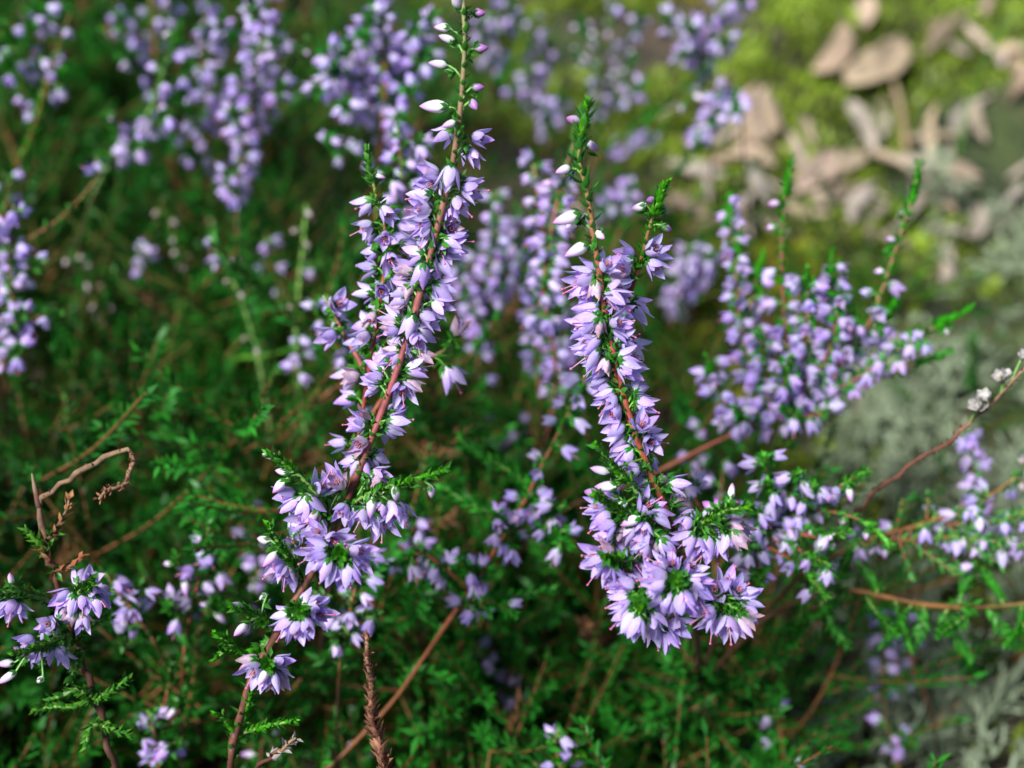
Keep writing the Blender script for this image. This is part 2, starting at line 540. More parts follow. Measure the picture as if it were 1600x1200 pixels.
class Sprig:
    """one heather plant: an Empty at its foot, a stem, branches, flowers, buds and leaves"""

    def __init__(self, label, path, d, r=(.5, .9), stem='stem', name='heather_sprig', cat='heather', group=None, root=True, lean=.45, back=.75, thick=.85, dens=1.9):
        ctrl = self.ctrl(path, d)
        self.dens = dens; self.thick = thick
        P0 = ctrl[-1]
        vis = curve(ctrl)[1][-1]
        if root:
            T = nrm(ctrl[-1] - ctrl[-2])
            h = P0[2] - float(gz(P0[0], P0[1]))
            hd = nrm(np.array([T[0], T[1], 0]))
            kk = min(1.0, lean)
            foot = P0 + hd * h * kk * max(.15, math.hypot(T[0], T[1]))
            qx, qy, _d = project(ctrl[-2:])
            vx, vy = qx[1] - qx[0], qy[1] - qy[0]
            vl = max(math.hypot(vx, vy), 1e-6)
            far = ground_at(min(2200, max(-600, qx[1] + vx / vl * 70)), min(1500, qy[1] + abs(vy) / vl * 90 + 20))
            foot = foot * (1 - back) + far * back
            foot[2] = float(gz(foot[0], foot[1])) - .004
            midp = P0 * .5 + foot * .5 + T * .12 * h
            midp[2] = min(max(midp[2], foot[2] + .3 * h), P0[2] - .2 * h)
            ctrl = np.concatenate([ctrl, [midp, foot]])
        P, q = curve(ctrl)
        self.base = P[-1].copy()
        self.o = link(name, None, None, self.base)
        self.o.empty_display_size = .01
        tag(self.o, label, cat, group)
        self.paths = []
        self.leaf, self.tips = [], []
        self.ped = []
        tt = np.minimum(q / max(vis, .01), 1.6) / 1.6 * 1.3
        rad = np.interp(q / q[-1], [0, .1, 1], [r[0] * .55, r[0], r[1]]) * mm
        if stem == 'dead':
            P[2:-2] += rng.normal(0, .00022, (len(P) - 4, 3))
            rad = rad * (1 + .28 * np.maximum(0, np.sin(q / .0009 + 2 * np.sin(q / .004))) ** 3)
        rad = rad * thick * (1 + .10 * np.sin(q / .0021) + rng.normal(0, .07, len(q)))
        me = mesh('stem', self._loc(tube(P, rad, 7, np.clip(tt, 0, 1))), [stem])
        link('stem', me, self.o)
        self.main = self.reg(P, q, vis)

    def ctrl(self, path, d):
        n = len(path)
        out = []
        for i, p in enumerate(path):
            dd = p[2] if len(p) > 2 else d[0] + (d[1] - d[0]) * i / (n - 1)
            out.append(at(p[0], p[1], dd))
        return np.array(out)

    def _loc(self, t):
        return (t[0] - self.base,) + tuple(t[1:])

    def reg(self, P, q, vis):
        Tn = nrm(np.gradient(P, axis=0))
        e = dict(P=P, q=q, T=Tn, vis=vis)
        self.paths.append(e)
        return e

    def branch(self, path, d, r=(.35, .6), stem='stem', join_to=None):
        c = self.ctrl(path, d)
        tgt = (join_to or self.main)['P']
        # join at the nearest point of the carrying stem, a little lower than straight across
        dist = np.linalg.norm(tgt - c[-1], axis=1) + np.maximum(0, tgt[:, 2] - c[-1][2]) * 1.0
        c = np.concatenate([c, [tgt[int(np.argmin(dist))]]])
        P, q = curve(c)
        rad = np.interp(q / q[-1], [0, .15, 1], [r[0] * .55, r[0], r[1]]) * mm * self.thick
        me = mesh('branch', self._loc(tube(P, rad, 6, np.linspace(0, .75, len(P)))), [stem])
        link('branch', me, self.o)
        return self.reg(P, q, q[-1])

    def sample(self, e, s):
        f = s * e['vis']
        return (np.array([np.interp(f, e['q'], e['P'][:, k]) for k in range(3)]),
                np.array([np.interp(f, e['q'], -e['T'][:, k]) for k in range(3)]))

    def tip(self, e, length, L=1.9, spread=.6, pitch=.55, fresh=True):
        """leafy growing tip over the first part of the curve"""
        k = e['q'] <= max(length * mm, e['q'][3])
        P = e['P'][k][::-1]
        T = -e['T'][k][::-1]
        # carry on a little past the end so that the tip closes
        P = np.concatenate([P, [P[-1] + T[-1] * .0006]]); T = np.concatenate([T, T[-1:]])
        tgt = self.tips if fresh else self.leaf
        leaves_along(P, T, pitch * mm, L * mm, spread, tgt, .5, grow=(1.15, .7))
        leaves_along(P, T, pitch * mm * 1.2, L * .9 * mm, spread * 1.35, tgt, .9, grow=(1.15, .5))

    def leafy(self, e, a, b, pitch=2.2, L=1.9, spread=.75):
        lo, hi = a * e['vis'], b * e['vis']
        k = (e['q'] >= lo) & (e['q'] <= hi)
        if k.sum() < 3:
            return
        leaves_along(e['P'][k][::-1], -e['T'][k][::-1], pitch * mm, L * mm, spread, self.leaf)

    def pedicel(self, a, b, r=.16):
        m_ = (a + b) / 2 + np.array([0, 0, .0004])
        self.ped.append(tube([a, m_, b], r * mm, 4, .05, cap=False))

    def blooms(self, e, a, b, step, kind='flower', near=False, droop=.55, scale=1.0, gap=1.6, front=True, side=None, jitter=.35):
        """flowers set round the stem between the fractions a and b of the visible part"""
        if not near:
            step = step * (self.dens if kind == 'flower' else 1.3); scale = scale * .67; gap = gap * .66
        n = max(1, int((b - a) * e['vis'] / (step * mm)))
        ang = random.uniform(0, 6.28)
        PP, DD = [], []
        for i in range(n):
            s = a + (b - a) * (i + .5 + random.uniform(-.4, .4)) / n
            p, t = self.sample(e, s)
            for _ in range(8):
                ang += 2.399 + random.uniform(-.5, .5)
                F_ = frames(t[None])[0]
                rad = F_[:, 0] * math.cos(ang) + F_[:, 1] * math.sin(ang)
                tocam = nrm(C0 - p)
                if side is not None and rad @ RT * side < -.1:
                    continue
                if front or rad @ tocam < .55:
                    break
            dirn = nrm(rad * 1.0 + DOWN * droop + t * .1 + rng.normal(0, jitter * .4, 3))
            g = gap * mm * random.uniform(.7, 1.4)
            o_ = p + rad * g + t * .0004
            sc = scale * random.uniform(.82, 1.12)
            if kind == 'flower':
                flower(self.o, self.base, o_, dirn, sc, near)
            else:
                put('bud' if kind in ('bud', 'purple') else 'dry_flower', random.choice({'bud': BUDS, 'purple': DBUDS, 'spent': SPENT}[kind]), self.o, self.base, o_, dirn, sc)
            self.pedicel(p - t * .0006, o_)
            PP.append(p + rad * g * .6); DD.append(rad)
        nodes_leaves(np.array(PP), np.array(DD), 7 if near else 5, 1.9 * mm, self.leaf)

    def traced(self, e, items, depth, off=(0, 0), sc=1.0, kind='flower', near=True, jit=.0008, size=1.0, towards=.6):
        """flowers given by the picture points of foot and tip; the missing length is tilt"""
        ex, ey, k = off[0], off[1], sc
        PP, DD = [], []
        for it in items:
            bx, by, tx, ty = it[0] / k + ex, it[1] / k + ey, it[2] / k + ex, it[3] / k + ey
            d = depth + .0004 + (it[4] * mm if len(it) > 4 else 0) + random.gauss(0, jit)
            p = at(bx, by, d)
            vx, vy = (tx - bx), -(ty - by)
            full = 41.0 * size if kind == 'flower' else 34.0 * size
            ln = math.hypot(vx, vy)
            z = math.sqrt(max(0.0, 1 - min(1, ln / full) ** 2)) * min(1.0, .2 + .6 * random.random())
            sgn = -1 if random.random() < towards else 1
            D = nrm((RT * vx + UP * vy) / max(ln, 1e-6) * min(1, ln / full) + FW * z * sgn)
            if kind == 'flower':
                flower(self.o, self.base, p, D, .77 * size * random.uniform(.84, 1.1) * max(1, min(1.15, ln / full)), near)
            else:
                put('bud', random.choice(BUDS[:2] if kind == 'bud' else DBUDS), self.o, self.base, p, D, size * random.uniform(.78, 1.0) * max(.8, min(1.15, ln / full)))
            P = e['P']
            i = int(np.argmin(np.linalg.norm(P - p, axis=1)))
            i = min(len(P) - 1, i + 1)
            self.pedicel(P[i], p)
            PP.append(p * .6 + P[i] * .4); DD.append(p - P[i] + 1e-6)
        nodes_leaves(np.array(PP), np.array(DD), 6, 1.5 * mm, self.leaf)

    def done(self):
        if self.leaf:
            o = link('foliage', mesh('foliage', self._loc(join(*self.leaf)), ['leaf']), self.o); o['kind'] = 'stuff'
        if self.tips:
            o = link('leafy_tip', mesh('leafy_tip', self._loc(join(*self.tips)), ['tip_leaf']), self.o); o['kind'] = 'stuff'
        if self.ped:
            o = link('flower_stalk', mesh('flower_stalk', self._loc(join(*self.ped)), ['green_stem']), self.o); o['kind'] = 'stuff'


# ================================================================== the ground
u = np.linspace(-1, 1, 141)
ax = np.sinh(u * 6.2) / np.sinh(6.2) * 30
gx, gy = np.meshgrid(ax, ax + .35)
V = np.stack([gx, gy, gz(gx, gy)], -1).reshape(-1, 3)
n = len(u)
ii = (np.arange(n - 1)[:, None] * n + np.arange(n - 1)[None]).reshape(-1)
g = link('ground', mesh('ground', tmpl(V, np.stack([ii, ii + 1, ii + n + 1, ii + n], 1)), ['soil']))
g['kind'] = 'structure'


def vnoise(x, y, f, seed):
    r_ = np.random.default_rng(seed)
    tab = r_.random((64, 64))
    X, Y = x * f, y * f
    i, j = np.floor(X).astype(int), np.floor(Y).astype(int)
    a, b = X - i, Y - j
    a, b = a * a * (3 - 2 * a), b * b * (3 - 2 * b)
    g_ = lambda p, q: tab[p % 64, q % 64]
    return (g_(i, j) * (1 - a) + g_(i + 1, j) * a) * (1 - b) + (g_(i, j + 1) * (1 - a) + g_(i + 1, j + 1) * a) * b


def stuff(name, t, m, label, cat):
    o = link(name, mesh(name, t, [m]))
    o['kind'] = 'stuff'
    tag(o, label, cat)
    return o


# where the picture shows lichen, moss or heather on the ground
def lichen_mask(x, y):
    px, py, d = project(np.stack([x, y, gz(x, y)], -1))
    up_ = np.clip((py - 420) / 420, .3, 1)
    m_ = up_ * np.clip((px - 1230 + (py > 850) * np.minimum(py - 850, 150) - (py < 560) * (560 - py) * .55) / 160, 0, 1) * np.clip((py - 300) / 160, 0, 1)
    return m_


# moss cushions
def moss(nm, N, xr, yr, keep, m, label, L=(3, 7)):
    x, y = rng.uniform(*xr, N), rng.uniform(*yr, N)
    k = keep(x, y) > rng.random(N)
    x, y = x[k], y[k]
    P = np.stack([x, y, gz(x, y) - .001], -1)
    out = []
    for j in range(4):
        d = nrm(np.stack([rng.normal(0, .55, len(x)), rng.normal(0, .55, len(x)), rng.uniform(.35, 1, len(x))], -1))
        out.append(scatter(LEAF2, P + rng.normal(0, .0012, (len(x), 3)), frames(d, rng.uniform(0, 6.28, len(x))), rng.uniform(*L, len(x)) * mm, rng.random(len(x)), .4))
    return stuff(nm, join(*out), m, label, 'moss')


moss('moss', 75000, (-.20, .55), (.12, 1.05), lambda x, y: np.where(x > -.05 + .2 * (.5 - y), 1, .04) * (vnoise(x, y, 26, 1) > .40) * (1 - .6 * lichen_mask(x, y)),
     'moss', 'green moss carpeting the ground around the dry leaves')
moss('yellow_moss', 34000, (-.02, .45), (.22, .95), lambda x, y: (vnoise(x, y, 14, 5) > .55) * (1 - .8 * lichen_mask(x, y)),
     'yellow_moss', 'bright yellow green moss cushions beside the dry leaves', (3, 6))


# reindeer lichen
def lichen_clump(seed):
    r_ = np.random.default_rng(seed)
    A, B, Wd, Tv = [], [], [], []

    def grow(p, d, l, w_, k):
        q = p + d * l
        A.append(p); B.append(q); Wd.append(w_); Tv.append(k / 4)
        if k >= 4:
            return
        for _ in range(2 if r_.random() < .75 else 3):
            nd = nrm(d + r_.normal(0, .62, 3) + np.array([0, 0, .12]))
            grow(q, nd, l * r_.uniform(.62, .9), w_ * .8, k + 1)
    for _ in range(2):
        grow(np.array([r_.uniform(-.003, .003), r_.uniform(-.003, .003), -.001]), nrm(np.array([r_.normal(0, .3), r_.normal(0, .3), 1])), .0042, .00055, 0)
    A, B = np.array(A), np.array(B)
    prism = tmpl([(math.cos(a) * (1 - .3 * z), math.sin(a) * (1 - .3 * z), z) for z in (0, 1) for a in (0, 2.094, 4.188)],
                 [(0, 1, 4, 3), (1, 2, 5, 4), (2, 0, 3, 5)], [0, 0, 0, 1, 1, 1])
    out = []
    D = B - A
    ln = np.linalg.norm(D, axis=1)
    Rm = frames(D)
    for i in range(len(A)):
        V_ = prism[0] * np.array([Wd[i], Wd[i], ln[i]])
        out.append((V_ @ Rm[i].T + A[i], prism[1], np.full(6, Tv[i]), prism[3]))
    return join(*out)


clumps = [lichen_clump(s) for s in range(6)]
out = []
N = 9000
x, y = rng.uniform(.02, .45, N), rng.uniform(.1, .75, N)
k = (lichen_mask(x, y) * (.05 + .9 * (vnoise(x, y, 40, 9) > .45) * (vnoise(x, y, 17, 21) > .36))) > rng.random(N)
x, y = x[k][:1300], y[k][:1300]
for j in range(6):
    xx, yy = x[j::6], y[j::6]
    P = np.stack([xx, yy, gz(xx, yy) - .001], -1)
    out.append(scatter(clumps[j], P, frames(np.tile([0, 0, 1.0], (len(xx), 1)) + rng.normal(0, .15, (len(xx), 3)), rng.uniform(0, 6.28, len(xx))), rng.uniform(.9, 2.1, len(xx)), rng.random(len(xx)), .25))
stuff('lichen', join(*out), 'lichen', 'pale grey green lichen covering the ground on the right', 'lichen')

# ------------------------------------------------------------------ heather undergrowth
out_l, out_w, out_b = [], [], []
cover = np.zeros(1)


def undergrowth(n, sample, hgt, shoots, thin=1.0):
    cnt = 0
    for _ in range(n * 6):
        if cnt >= n:
            break
        x, y = sample()
        base = np.array([x, y, float(gz(x, y)) - .003])
        h = random.uniform(*hgt)
        lean = np.array([random.gauss(0, .35), random.gauss(0, .35), 1.0])
        top = base + nrm(lean) * h
        mid = (base + top) / 2 + rng.normal(0, .006, 3)
        px, py, d = project(np.array([top, mid]))
        if ((d < .215) & (px > -200) & (px < 1800) & (py > -300) & (py < 1500)).any() or np.linalg.norm(top - C0) < .13:
            continue
        cnt += 1
        P, q = curve([base, mid, top], .004)
        out_w.append(tube(P, np.linspace(.65, .25, len(P)) * mm, 4, np.linspace(1, .1, len(P)), cap=False))
        T = nrm(np.gradient(P, axis=0))
        for k in range(int(shoots * random.uniform(.7, 1.3))):
            f = random.uniform(.12, 1.0)
            i = min(len(P) - 1, int(f * len(P)))
            a = random.uniform(0, 6.28)
            rd = np.array([math.cos(a), math.sin(a), 0])
            dn = nrm(T[i] * random.uniform(.5, 1.1) + rd * .9 + rng.normal(0, .15, 3))
            l = random.uniform(.012, .034)
            S = np.array([P[i], P[i] + dn * l * .5, P[i] + dn * l + np.array([0, 0, .15 * l])])
            SP, _q = curve(S, .003)
            out_w.append(tube(SP, np.linspace(.32, .15, len(SP)) * mm, 3, .4, cap=False))
            leaves_along(SP, nrm(np.gradient(SP, axis=0)), 1.15 * mm / thin, random.uniform(2.6, 3.6) * mm, random.uniform(.55, .85), out_l if random.random() > .03 else out_b, .35, LT=LEAF2)


def left_spot():
    while True:
        y = random.uniform(.08, .66)
        x = random.uniform(-.25, .20)
        edge = .03 - .62 * (y - .25) if y > .25 else .035
        if x < edge + random.gauss(0, .018):
            return x, y


def right_spot():
    while True:
        y = random.uniform(.12, .31); x = random.uniform(.02, .12)
        if random.random() < .55:
            return x, y


undergrowth(430, left_spot, (.025, .09), 18)
undergrowth(110, lambda: (random.uniform(-.55, -.25), random.uniform(-.10, .62)), (.17, .27), 30)  # tall heather added out of view, beyond the left edge, to shade that side
undergrowth(34, lambda: (random.uniform(-.32, -.18), random.uniform(-.06, .17)), (.12, .20), 26)  # more added heather outside the frame, its shadow darkens the lower left corner
undergrowth(13, right_spot, (.010, .03), 9)
undergrowth(26, lambda: (random.uniform(.18, .34), random.uniform(.46, .66)), (.03, .07), 16)
undergrowth(45, lambda: (random.uniform(-.06, .035), random.uniform(.13, .22)), (.02, .06), 14)
undergrowth(60, lambda: (random.uniform(-.17, .045), random.uniform(.05, .19)), (.03, .07), 10)
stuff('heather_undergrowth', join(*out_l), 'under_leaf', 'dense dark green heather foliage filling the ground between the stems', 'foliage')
stuff('withered_undergrowth', join(*out_b), 'twig', 'scattered withered brown shoots among the green foliage', 'foliage')
stuff('woody_undergrowth', join(*out_w), 'twig', 'thin brown heather twigs under the green foliage', 'twigs')

# ================================================================== foreground sprigs
o3 = (340, 680)
s3 = 2.308
DL = .180
# ---- left main sprig
S = Sprig('tall sharp lilac heather spike with pinkish red stem, left of centre, reaching the top edge',
          [(722, -25, .172), (726, 60, .173), (722, 140, .174), (714, 215, .175), (700, 290, .177), (686, 345, .178), (664, 430, .179), (645, 500, .18), (620, 580, .181), (598, 640, .182), (570, 712, .182),
           (543, 780, .183), (520, 830, .184), (474, 918, .184), (457, 944, .184), (427, 1000, .185), (392, 1061, .186), (379, 1109, .187), (366, 1152, .188), (360, 1205, .189)], None, r=(.50, .85))
e = S.main
o1 = (540, 0)
S.traced(e, [(490, 130, 410, 118), (515, 195, 455, 180), (480, 305, 385, 300), (480, 500, 380, 495), (533, 40, 520, 5), (520, 570, 450, 600, -1)], .174, o1, 3, 'bud')
S.traced(e, [(605, 230, 668, 228), (590, 410, 665, 415), (600, 60, 655, 70), (590, 470, 612, 515)], .174, o1, 3, 'purple')
S.traced(e, [(510, 600, 455, 630, 1), (590, 640, 690, 665), (575, 700, 630, 770, 1), (560, 680, 590, 740, 3), (440, 820, 350, 800), (430, 840, 380, 890, 2), (497, 775, 475, 890, -3), (540, 885, 645, 905), (510, 920, 570, 1010, 1), (480, 960, 500, 1050, 3),
             (400, 985, 305, 985), (395, 1035, 320, 1080, 1), (385, 1060, 345, 1150), (410, 1000, 350, 960, 2)], .177, o1, 3)
S.traced(e, [(470, 1125, 590, 1140), (460, 1060, 520, 1085, 1), (440, 1150, 470, 1215), (420, 1100, 470, 1160, 3), (455, 1120, 545, 1085, 3)], .179, o1, 3)
o2 = (500, 380)
S.traced(e, [(590, 20, 700, 10), (540, 60, 610, 115), (450, 130, 340, 140), (440, 115, 350, 95, 1), (485, 95, 470, 165, -3), (430, 190, 390, 245), (540, 200, 650, 210), (510, 220, 610, 262), (530, 270, 605, 322), (500, 250, 520, 310, 3),
             (375, 365, 285, 330), (375, 385, 290, 405), (435, 335, 400, 432, -2), (470, 330, 548, 375), (440, 420, 475, 500), (450, 400, 520, 440, 2), (475, 170, 560, 165, 3), (410, 250, 340, 270, 4)], .180, o2, 3)
S.traced(e, [(380, 500, 300, 495), (370, 520, 310, 580), (400, 590, 510, 585), (395, 635, 470, 690), (385, 650, 390, 725), (410, 570, 480, 555, 2), (300, 640, 200, 605), (295, 650, 205, 685), (300, 600, 270, 565, 2),
             (310, 790, 430, 765), (310, 830, 415, 840), (305, 850, 370, 895), (300, 860, 320, 900, 1), (225, 840, 150, 855), (215, 920, 165, 960), (230, 820, 170, 800, 2)], .182, o2, 3)
S.traced(e, [(185, 1000, 135, 1055, -1), (190, 1005, 215, 1090, -2), (240, 1080, 330, 1080), (245, 1100, 270, 1150), (200, 1000, 160, 1000, 2)], .183, o2, 3)
S.blooms(e, .22, .60, 2.3, near=True, front=False, scale=.74, gap=1.5)
S.leafy(e, .02, .32, 1.1, 1.8)
S.leafy(e, .32, .8, 2.6, 1.7)
S.leafy(e, .8, 1.0, 2.0, 2.2)


def px3(pts, dep):
    return [(x_ / s3 + o3[0], y_ / s3 + o3[1], dd) for (x_, y_), dd in zip(pts, dep)]


def shoot(S, pts, tip=8, r=(.3, .45), near=True, leaf=(0, .9), pitch=.85):
    e_ = S.branch(pts, None, r, 'green_stem')
    S.tip(e_, tip, 1.6, .5)
    S.leafy(e_, leaf[0], leaf[1], pitch, 1.7, .62)
    S.leafy(e_, leaf[0], leaf[1], pitch * 2.3, 1.9, .9)
    return e_


A = shoot(S, px3([(190, 72), (250, 110), (310, 160), (370, 230), (415, 315)], [.176, .177, .178, .18, .183]), 6)
S.traced(A, [(215, 80, 172, 72), (245, 160, 205, 200), (262, 135, 215, 130)], .177, o3, s3, 'bud', size=.9)
S.traced(A, [(290, 225, 245, 265), (285, 210, 240, 215), (330, 225, 290, 275), (340, 250, 295, 320), (320, 215, 335, 270, -1), (360, 270, 330, 330), (380, 300, 345, 345), (350, 215, 385, 175, 2), (400, 200, 385, 150, 3), (440, 170, 410, 120, 3), (450, 190, 430, 150, 2), (330, 290, 280, 300, 2)], .179, o3, s3)
B = shoot(S, px3([(812, 128), (740, 150), (650, 175), (560, 205), (490, 250), (440, 320)], [.170, .172, .174, .177, .18, .184]), 13)
S.traced(B, [(640, 185, 640, 228), (768, 180, 770, 222), (560, 222, 550, 290)], .173, o3, s3, 'bud')
S.traced(B, [(462, 250, 435, 305), (488, 258, 478, 322), (530, 265, 505, 345), (590, 290, 600, 350, 2), (565, 280, 572, 345), (618, 235, 655, 312), (640, 250, 645, 320), (600, 240, 575, 310, 2), (540, 240, 520, 300, 3), (660, 240, 670, 300, 3), (560, 130, 610, 150, 6), (570, 150, 600, 190, 6)], .177, o3, s3)
Cc = shoot(S, px3([(452, 428), (440, 425), (420, 440), (390, 460)], [.166, .171, .178, .184]), 7)
S.traced(Cc, [(400, 400, 305, 412), (400, 430, 325, 470), (405, 445, 365, 525), (430, 455, 410, 535), (468, 458, 470, 522), (495, 440, 545, 465), (480, 412, 552, 420), (390, 385, 345, 395, 2), (400, 370, 440, 390, 2), (385, 360, 350, 330, 4), (420, 380, 470, 360, 5), (370, 420, 320, 440, 3), (440, 470, 445, 535, 3)], .173, o3, s3)
Dd = shoot(S, px3([(190, 335), (215, 380), (245, 430), (275, 490), (310, 545)], [.177, .178, .18, .182, .185]), 8)
S.traced(Dd, [(190, 378, 135, 378), (215, 420, 175, 465)], .179, o3, s3, 'bud')
S.traced(Dd, [(235, 445, 195, 490), (250, 465, 240, 530), (260, 450, 215, 520, 1), (270, 470, 265, 535, 2), (270, 360, 290, 330, 4), (290, 390, 270, 370, 5)], .181, o3, s3)
E = shoot(S, px3([(298, 632), (290, 630), (270, 625), (240, 660)], [.168, .172, .178, .186]), 6)
S.traced(E, [(260, 640, 205, 660), (270, 660, 228, 712), (290, 670, 292, 740), (322, 660, 335, 715), (342, 640, 395, 645), (330, 612, 385, 598), (300, 610, 330, 590, 2), (280, 650, 250, 700, 2), (310, 665, 310, 725, 2)], .174, o3, s3)
Fb = shoot(S, px3([(62, 622), (110, 640), (160, 660), (200, 700), (220, 710)], [.178, .18, .182, .184, .186]), 7)
S.traced(Fb, [(90, 620, 62, 603), (105, 680, 72, 712), (178, 575, 145, 600)], .180, o3, s3, 'bud')
G = shoot(S, px3([(182, 832), (176, 828), (160, 830), (128, 860)], [.172, .176, .181, .187]), 5)
S.traced(G, [(145, 805, 88, 818), (150, 825, 120, 875), (200, 850, 188, 912), (212, 840, 240, 880), (205, 812, 268, 815), (205, 845, 215, 905, 1), (170, 850, 170, 900, 2)], .178, o3, s3)
S.traced(G, [(180, 845, 155, 892)], .176, o3, s3, 'bud')
for pts in (([(0, 720), (40, 750), (100, 790), (190, 740)]), ([(270, 1030), (200, 1045), (130, 1060), (75, 1080)]), ([(0, 1010), (30, 1030), (70, 1090)]), ([(120, 930), (105, 990), (90, 1040), (65, 1100)]), ([(0, 800), (40, 770), (120, 800), (170, 780)])):
    shoot(S, px3(pts, [.186, .187, .188, .189]), 9, leaf=(0, 1))
S.done()

# ---- right main sprig
o4, s4, o5, s5 = (800, 180), 2.857, (860, 560), 2.5
S = Sprig('dense sharp lilac heather spike right of centre ending in a big flower cluster below',
          [(917, 165, .170), (908, 215, .171), (905, 250, .172), (915, 290, .173), (923, 335, .174), (930, 385, .175), (937, 430, .176), (943, 480, .177), (952, 530, .178), (962, 565, .178), (976, 625, .179), (992, 676, .179), (1012, 728, .180), (1032, 776, .181), (1052, 828, .183), (1066, 868, .186), (1076, 905, .190)], None, r=(.48, .9), lean=.3)
e = S.main
S.tip(e, 5, 1.8)
S.leafy(e, .0, .20, .8, 2.5, .5)
S.leafy(e, .2, .42, 1.1, 1.9)
S.leafy(e, .42, .95, 2.0, 1.8)
S.blooms(e, .34, .82, 2.0, near=True, front=False, scale=.74, gap=1.5)
S.traced(e, [(305, 440, 190, 478), (340, 575, 225, 635), (335, 120, 378, 162), (305, 30, 268, 28), (260, 235, 200, 262), (300, 470, 240, 500, 2), (375, 520, 405, 555, 2)], .1735, o4, s4, 'bud', size=.98)
S.traced(e, [(370, 700, 228, 738), (370, 720, 232, 790), (362, 765, 255, 845), (385, 690, 285, 688), (372, 735, 372, 832, -1), (340, 740, 270, 760, 2), (392, 850, 288, 890), (395, 880, 278, 960), (385, 905, 300, 930), (392, 900, 385, 975, -1), (370, 860, 290, 850, 2),
             (395, 990, 278, 1062), (400, 1010, 285, 1090), (412, 1080, 318, 1165), (422, 1085, 400, 1185, -1), (392, 1040, 268, 1112), (380, 1000, 300, 1010, 2), (398, 690, 445, 645), (425, 770, 485, 715), (420, 785, 505, 845), (430, 765, 495, 785), (415, 800, 440, 860, 1), (430, 840, 480, 880, 3),
             (445, 945, 545, 980), (450, 965, 530, 1045), (440, 930, 515, 925), (470, 1080, 555, 1060), (480, 1100, 595, 1162), (478, 1115, 540, 1185), (440, 1000, 500, 1040, 2)], .1765, o4, s4)
S.traced(e, [(230, 30, 135, 65), (225, 60, 160, 110), (240, 110, 188, 150), (250, 140, 195, 210), (262, 185, 225, 235), (290, 260, 220, 290), (300, 300, 235, 340), (310, 340, 255, 392), (318, 352, 290, 405), (240, 10, 190, 0, 2), (270, 220, 240, 260, 2), (290, 30, 365, 72), (290, 15, 330, 0, 1),
             (320, 150, 392, 178), (325, 135, 345, 105), (330, 170, 352, 215), (350, 290, 425, 300), (345, 275, 360, 245), (378, 310, 402, 345), (385, 375, 395, 410, 2), (350, 430, 270, 445, -1), (385, 480, 335, 500, 1)], .179, o5, s5)
S.traced(e, [(425, 478, 455, 470), (400, 590, 345, 605, -1)], .179, o5, s5, 'purple')
S.traced(e, [(230, 445, 170, 430), (258, 500, 178, 503), (185, 530, 130, 515), (300, 560, 238, 605), (352, 620, 275, 655)], .174, o5, s5, 'bud', size=1.1)


def px5(pts, dep):
    return [(x_ / s5 + o5[0], y_ / s5 + o5[1], dd) for (x_, y_), dd in zip(pts, dep)]


A = shoot(S, px5([(188, 345), (225, 400), (290, 470), (360, 550), (430, 640), (470, 690)], [.172, .173, .174, .176, .179, .182]), 8)
B = shoot(S, px5([(180, 535), (215, 560), (300, 610), (390, 680), (470, 740)], [.169, .171, .174, .178, .183]), 8)
S.traced(B, [(222, 578, 138, 572), (230, 592, 138, 622), (235, 602, 160, 655), (250, 640, 188, 682), (280, 650, 248, 742), (330, 655, 290, 702), (250, 690, 148, 712), (350, 600, 390, 560, 1), (395, 590, 432, 612, 2), (400, 700, 315, 722), (420, 705, 398, 785), (430, 700, 470, 742, -2), (270, 540, 240, 520, 2), (380, 560, 420, 580, 4), (340, 690, 300, 740), (300, 680, 230, 720, 2), (370, 640, 350, 700), (380, 720, 340, 770, 1)], .1745, o5, s5)
Bb = shoot(S, px5([(215, 775), (240, 785), (310, 790), (400, 780), (480, 760)], [.167, .170, .174, .18, .185]), 7)
S.traced(Bb, [(205, 768, 143, 768), (210, 775, 142, 822), (222, 790, 158, 862), (235, 802, 208, 885), (250, 760, 190, 740, 1), (300, 780, 250, 740, 3), (330, 800, 290, 760, 3), (270, 810, 250, 860, 3), (390, 820, 330, 830, 3)], .172, o5, s5)
Cf = shoot(S, px5([(490, 872), (492, 860), (494, 840), (496, 800)], [.161, .168, .176, .186]), 7)
S.traced(Cf, [(460, 850, 368, 858), (450, 872, 362, 902), (440, 905, 395, 965), (470, 905, 448, 985), (492, 912, 490, 995), (520, 905, 542, 985), (540, 882, 615, 932), (540, 862, 615, 880), (455, 820, 388, 790, 2), (500, 920, 520, 990, 1), (455, 900, 420, 980, 2), (430, 880, 350, 890, 3), (550, 890, 580, 960, 2), (480, 830, 470, 780, 4), (520, 840, 560, 800, 5), (560, 900, 615, 950, 4)], .169, o5, s5)
Cg = shoot(S, px5([(352, 968), (354, 950), (365, 920), (400, 870), (470, 800)], [.162, .166, .172, .178, .186]), 8)
S.traced(Cg, [(312, 930, 215, 972), (312, 962, 218, 1012), (322, 982, 235, 1045), (332, 992, 258, 1095), (345, 1005, 318, 1095), (372, 1010, 375, 1095), (390, 970, 455, 1012), (300, 900, 215, 920, 2), (330, 890, 250, 868, 2), (400, 1040, 420, 1135, 5), (440, 1060, 480, 1145, 6), (450, 1060, 512, 1120, 6), (465, 1030, 515, 1050, 6), (300, 870, 230, 850, 4), (360, 880, 310, 850, 3), (400, 930, 460, 960, 2), (385, 1000, 410, 1070, 1), (300, 950, 240, 990, 3), (400, 900, 350, 840, 4)], .170, o5, s5)
Ch = shoot(S, px5([(745, 985), (700, 965), (650, 940), (590, 900), (520, 830)], [.168, .170, .174, .179, .187]), 9)
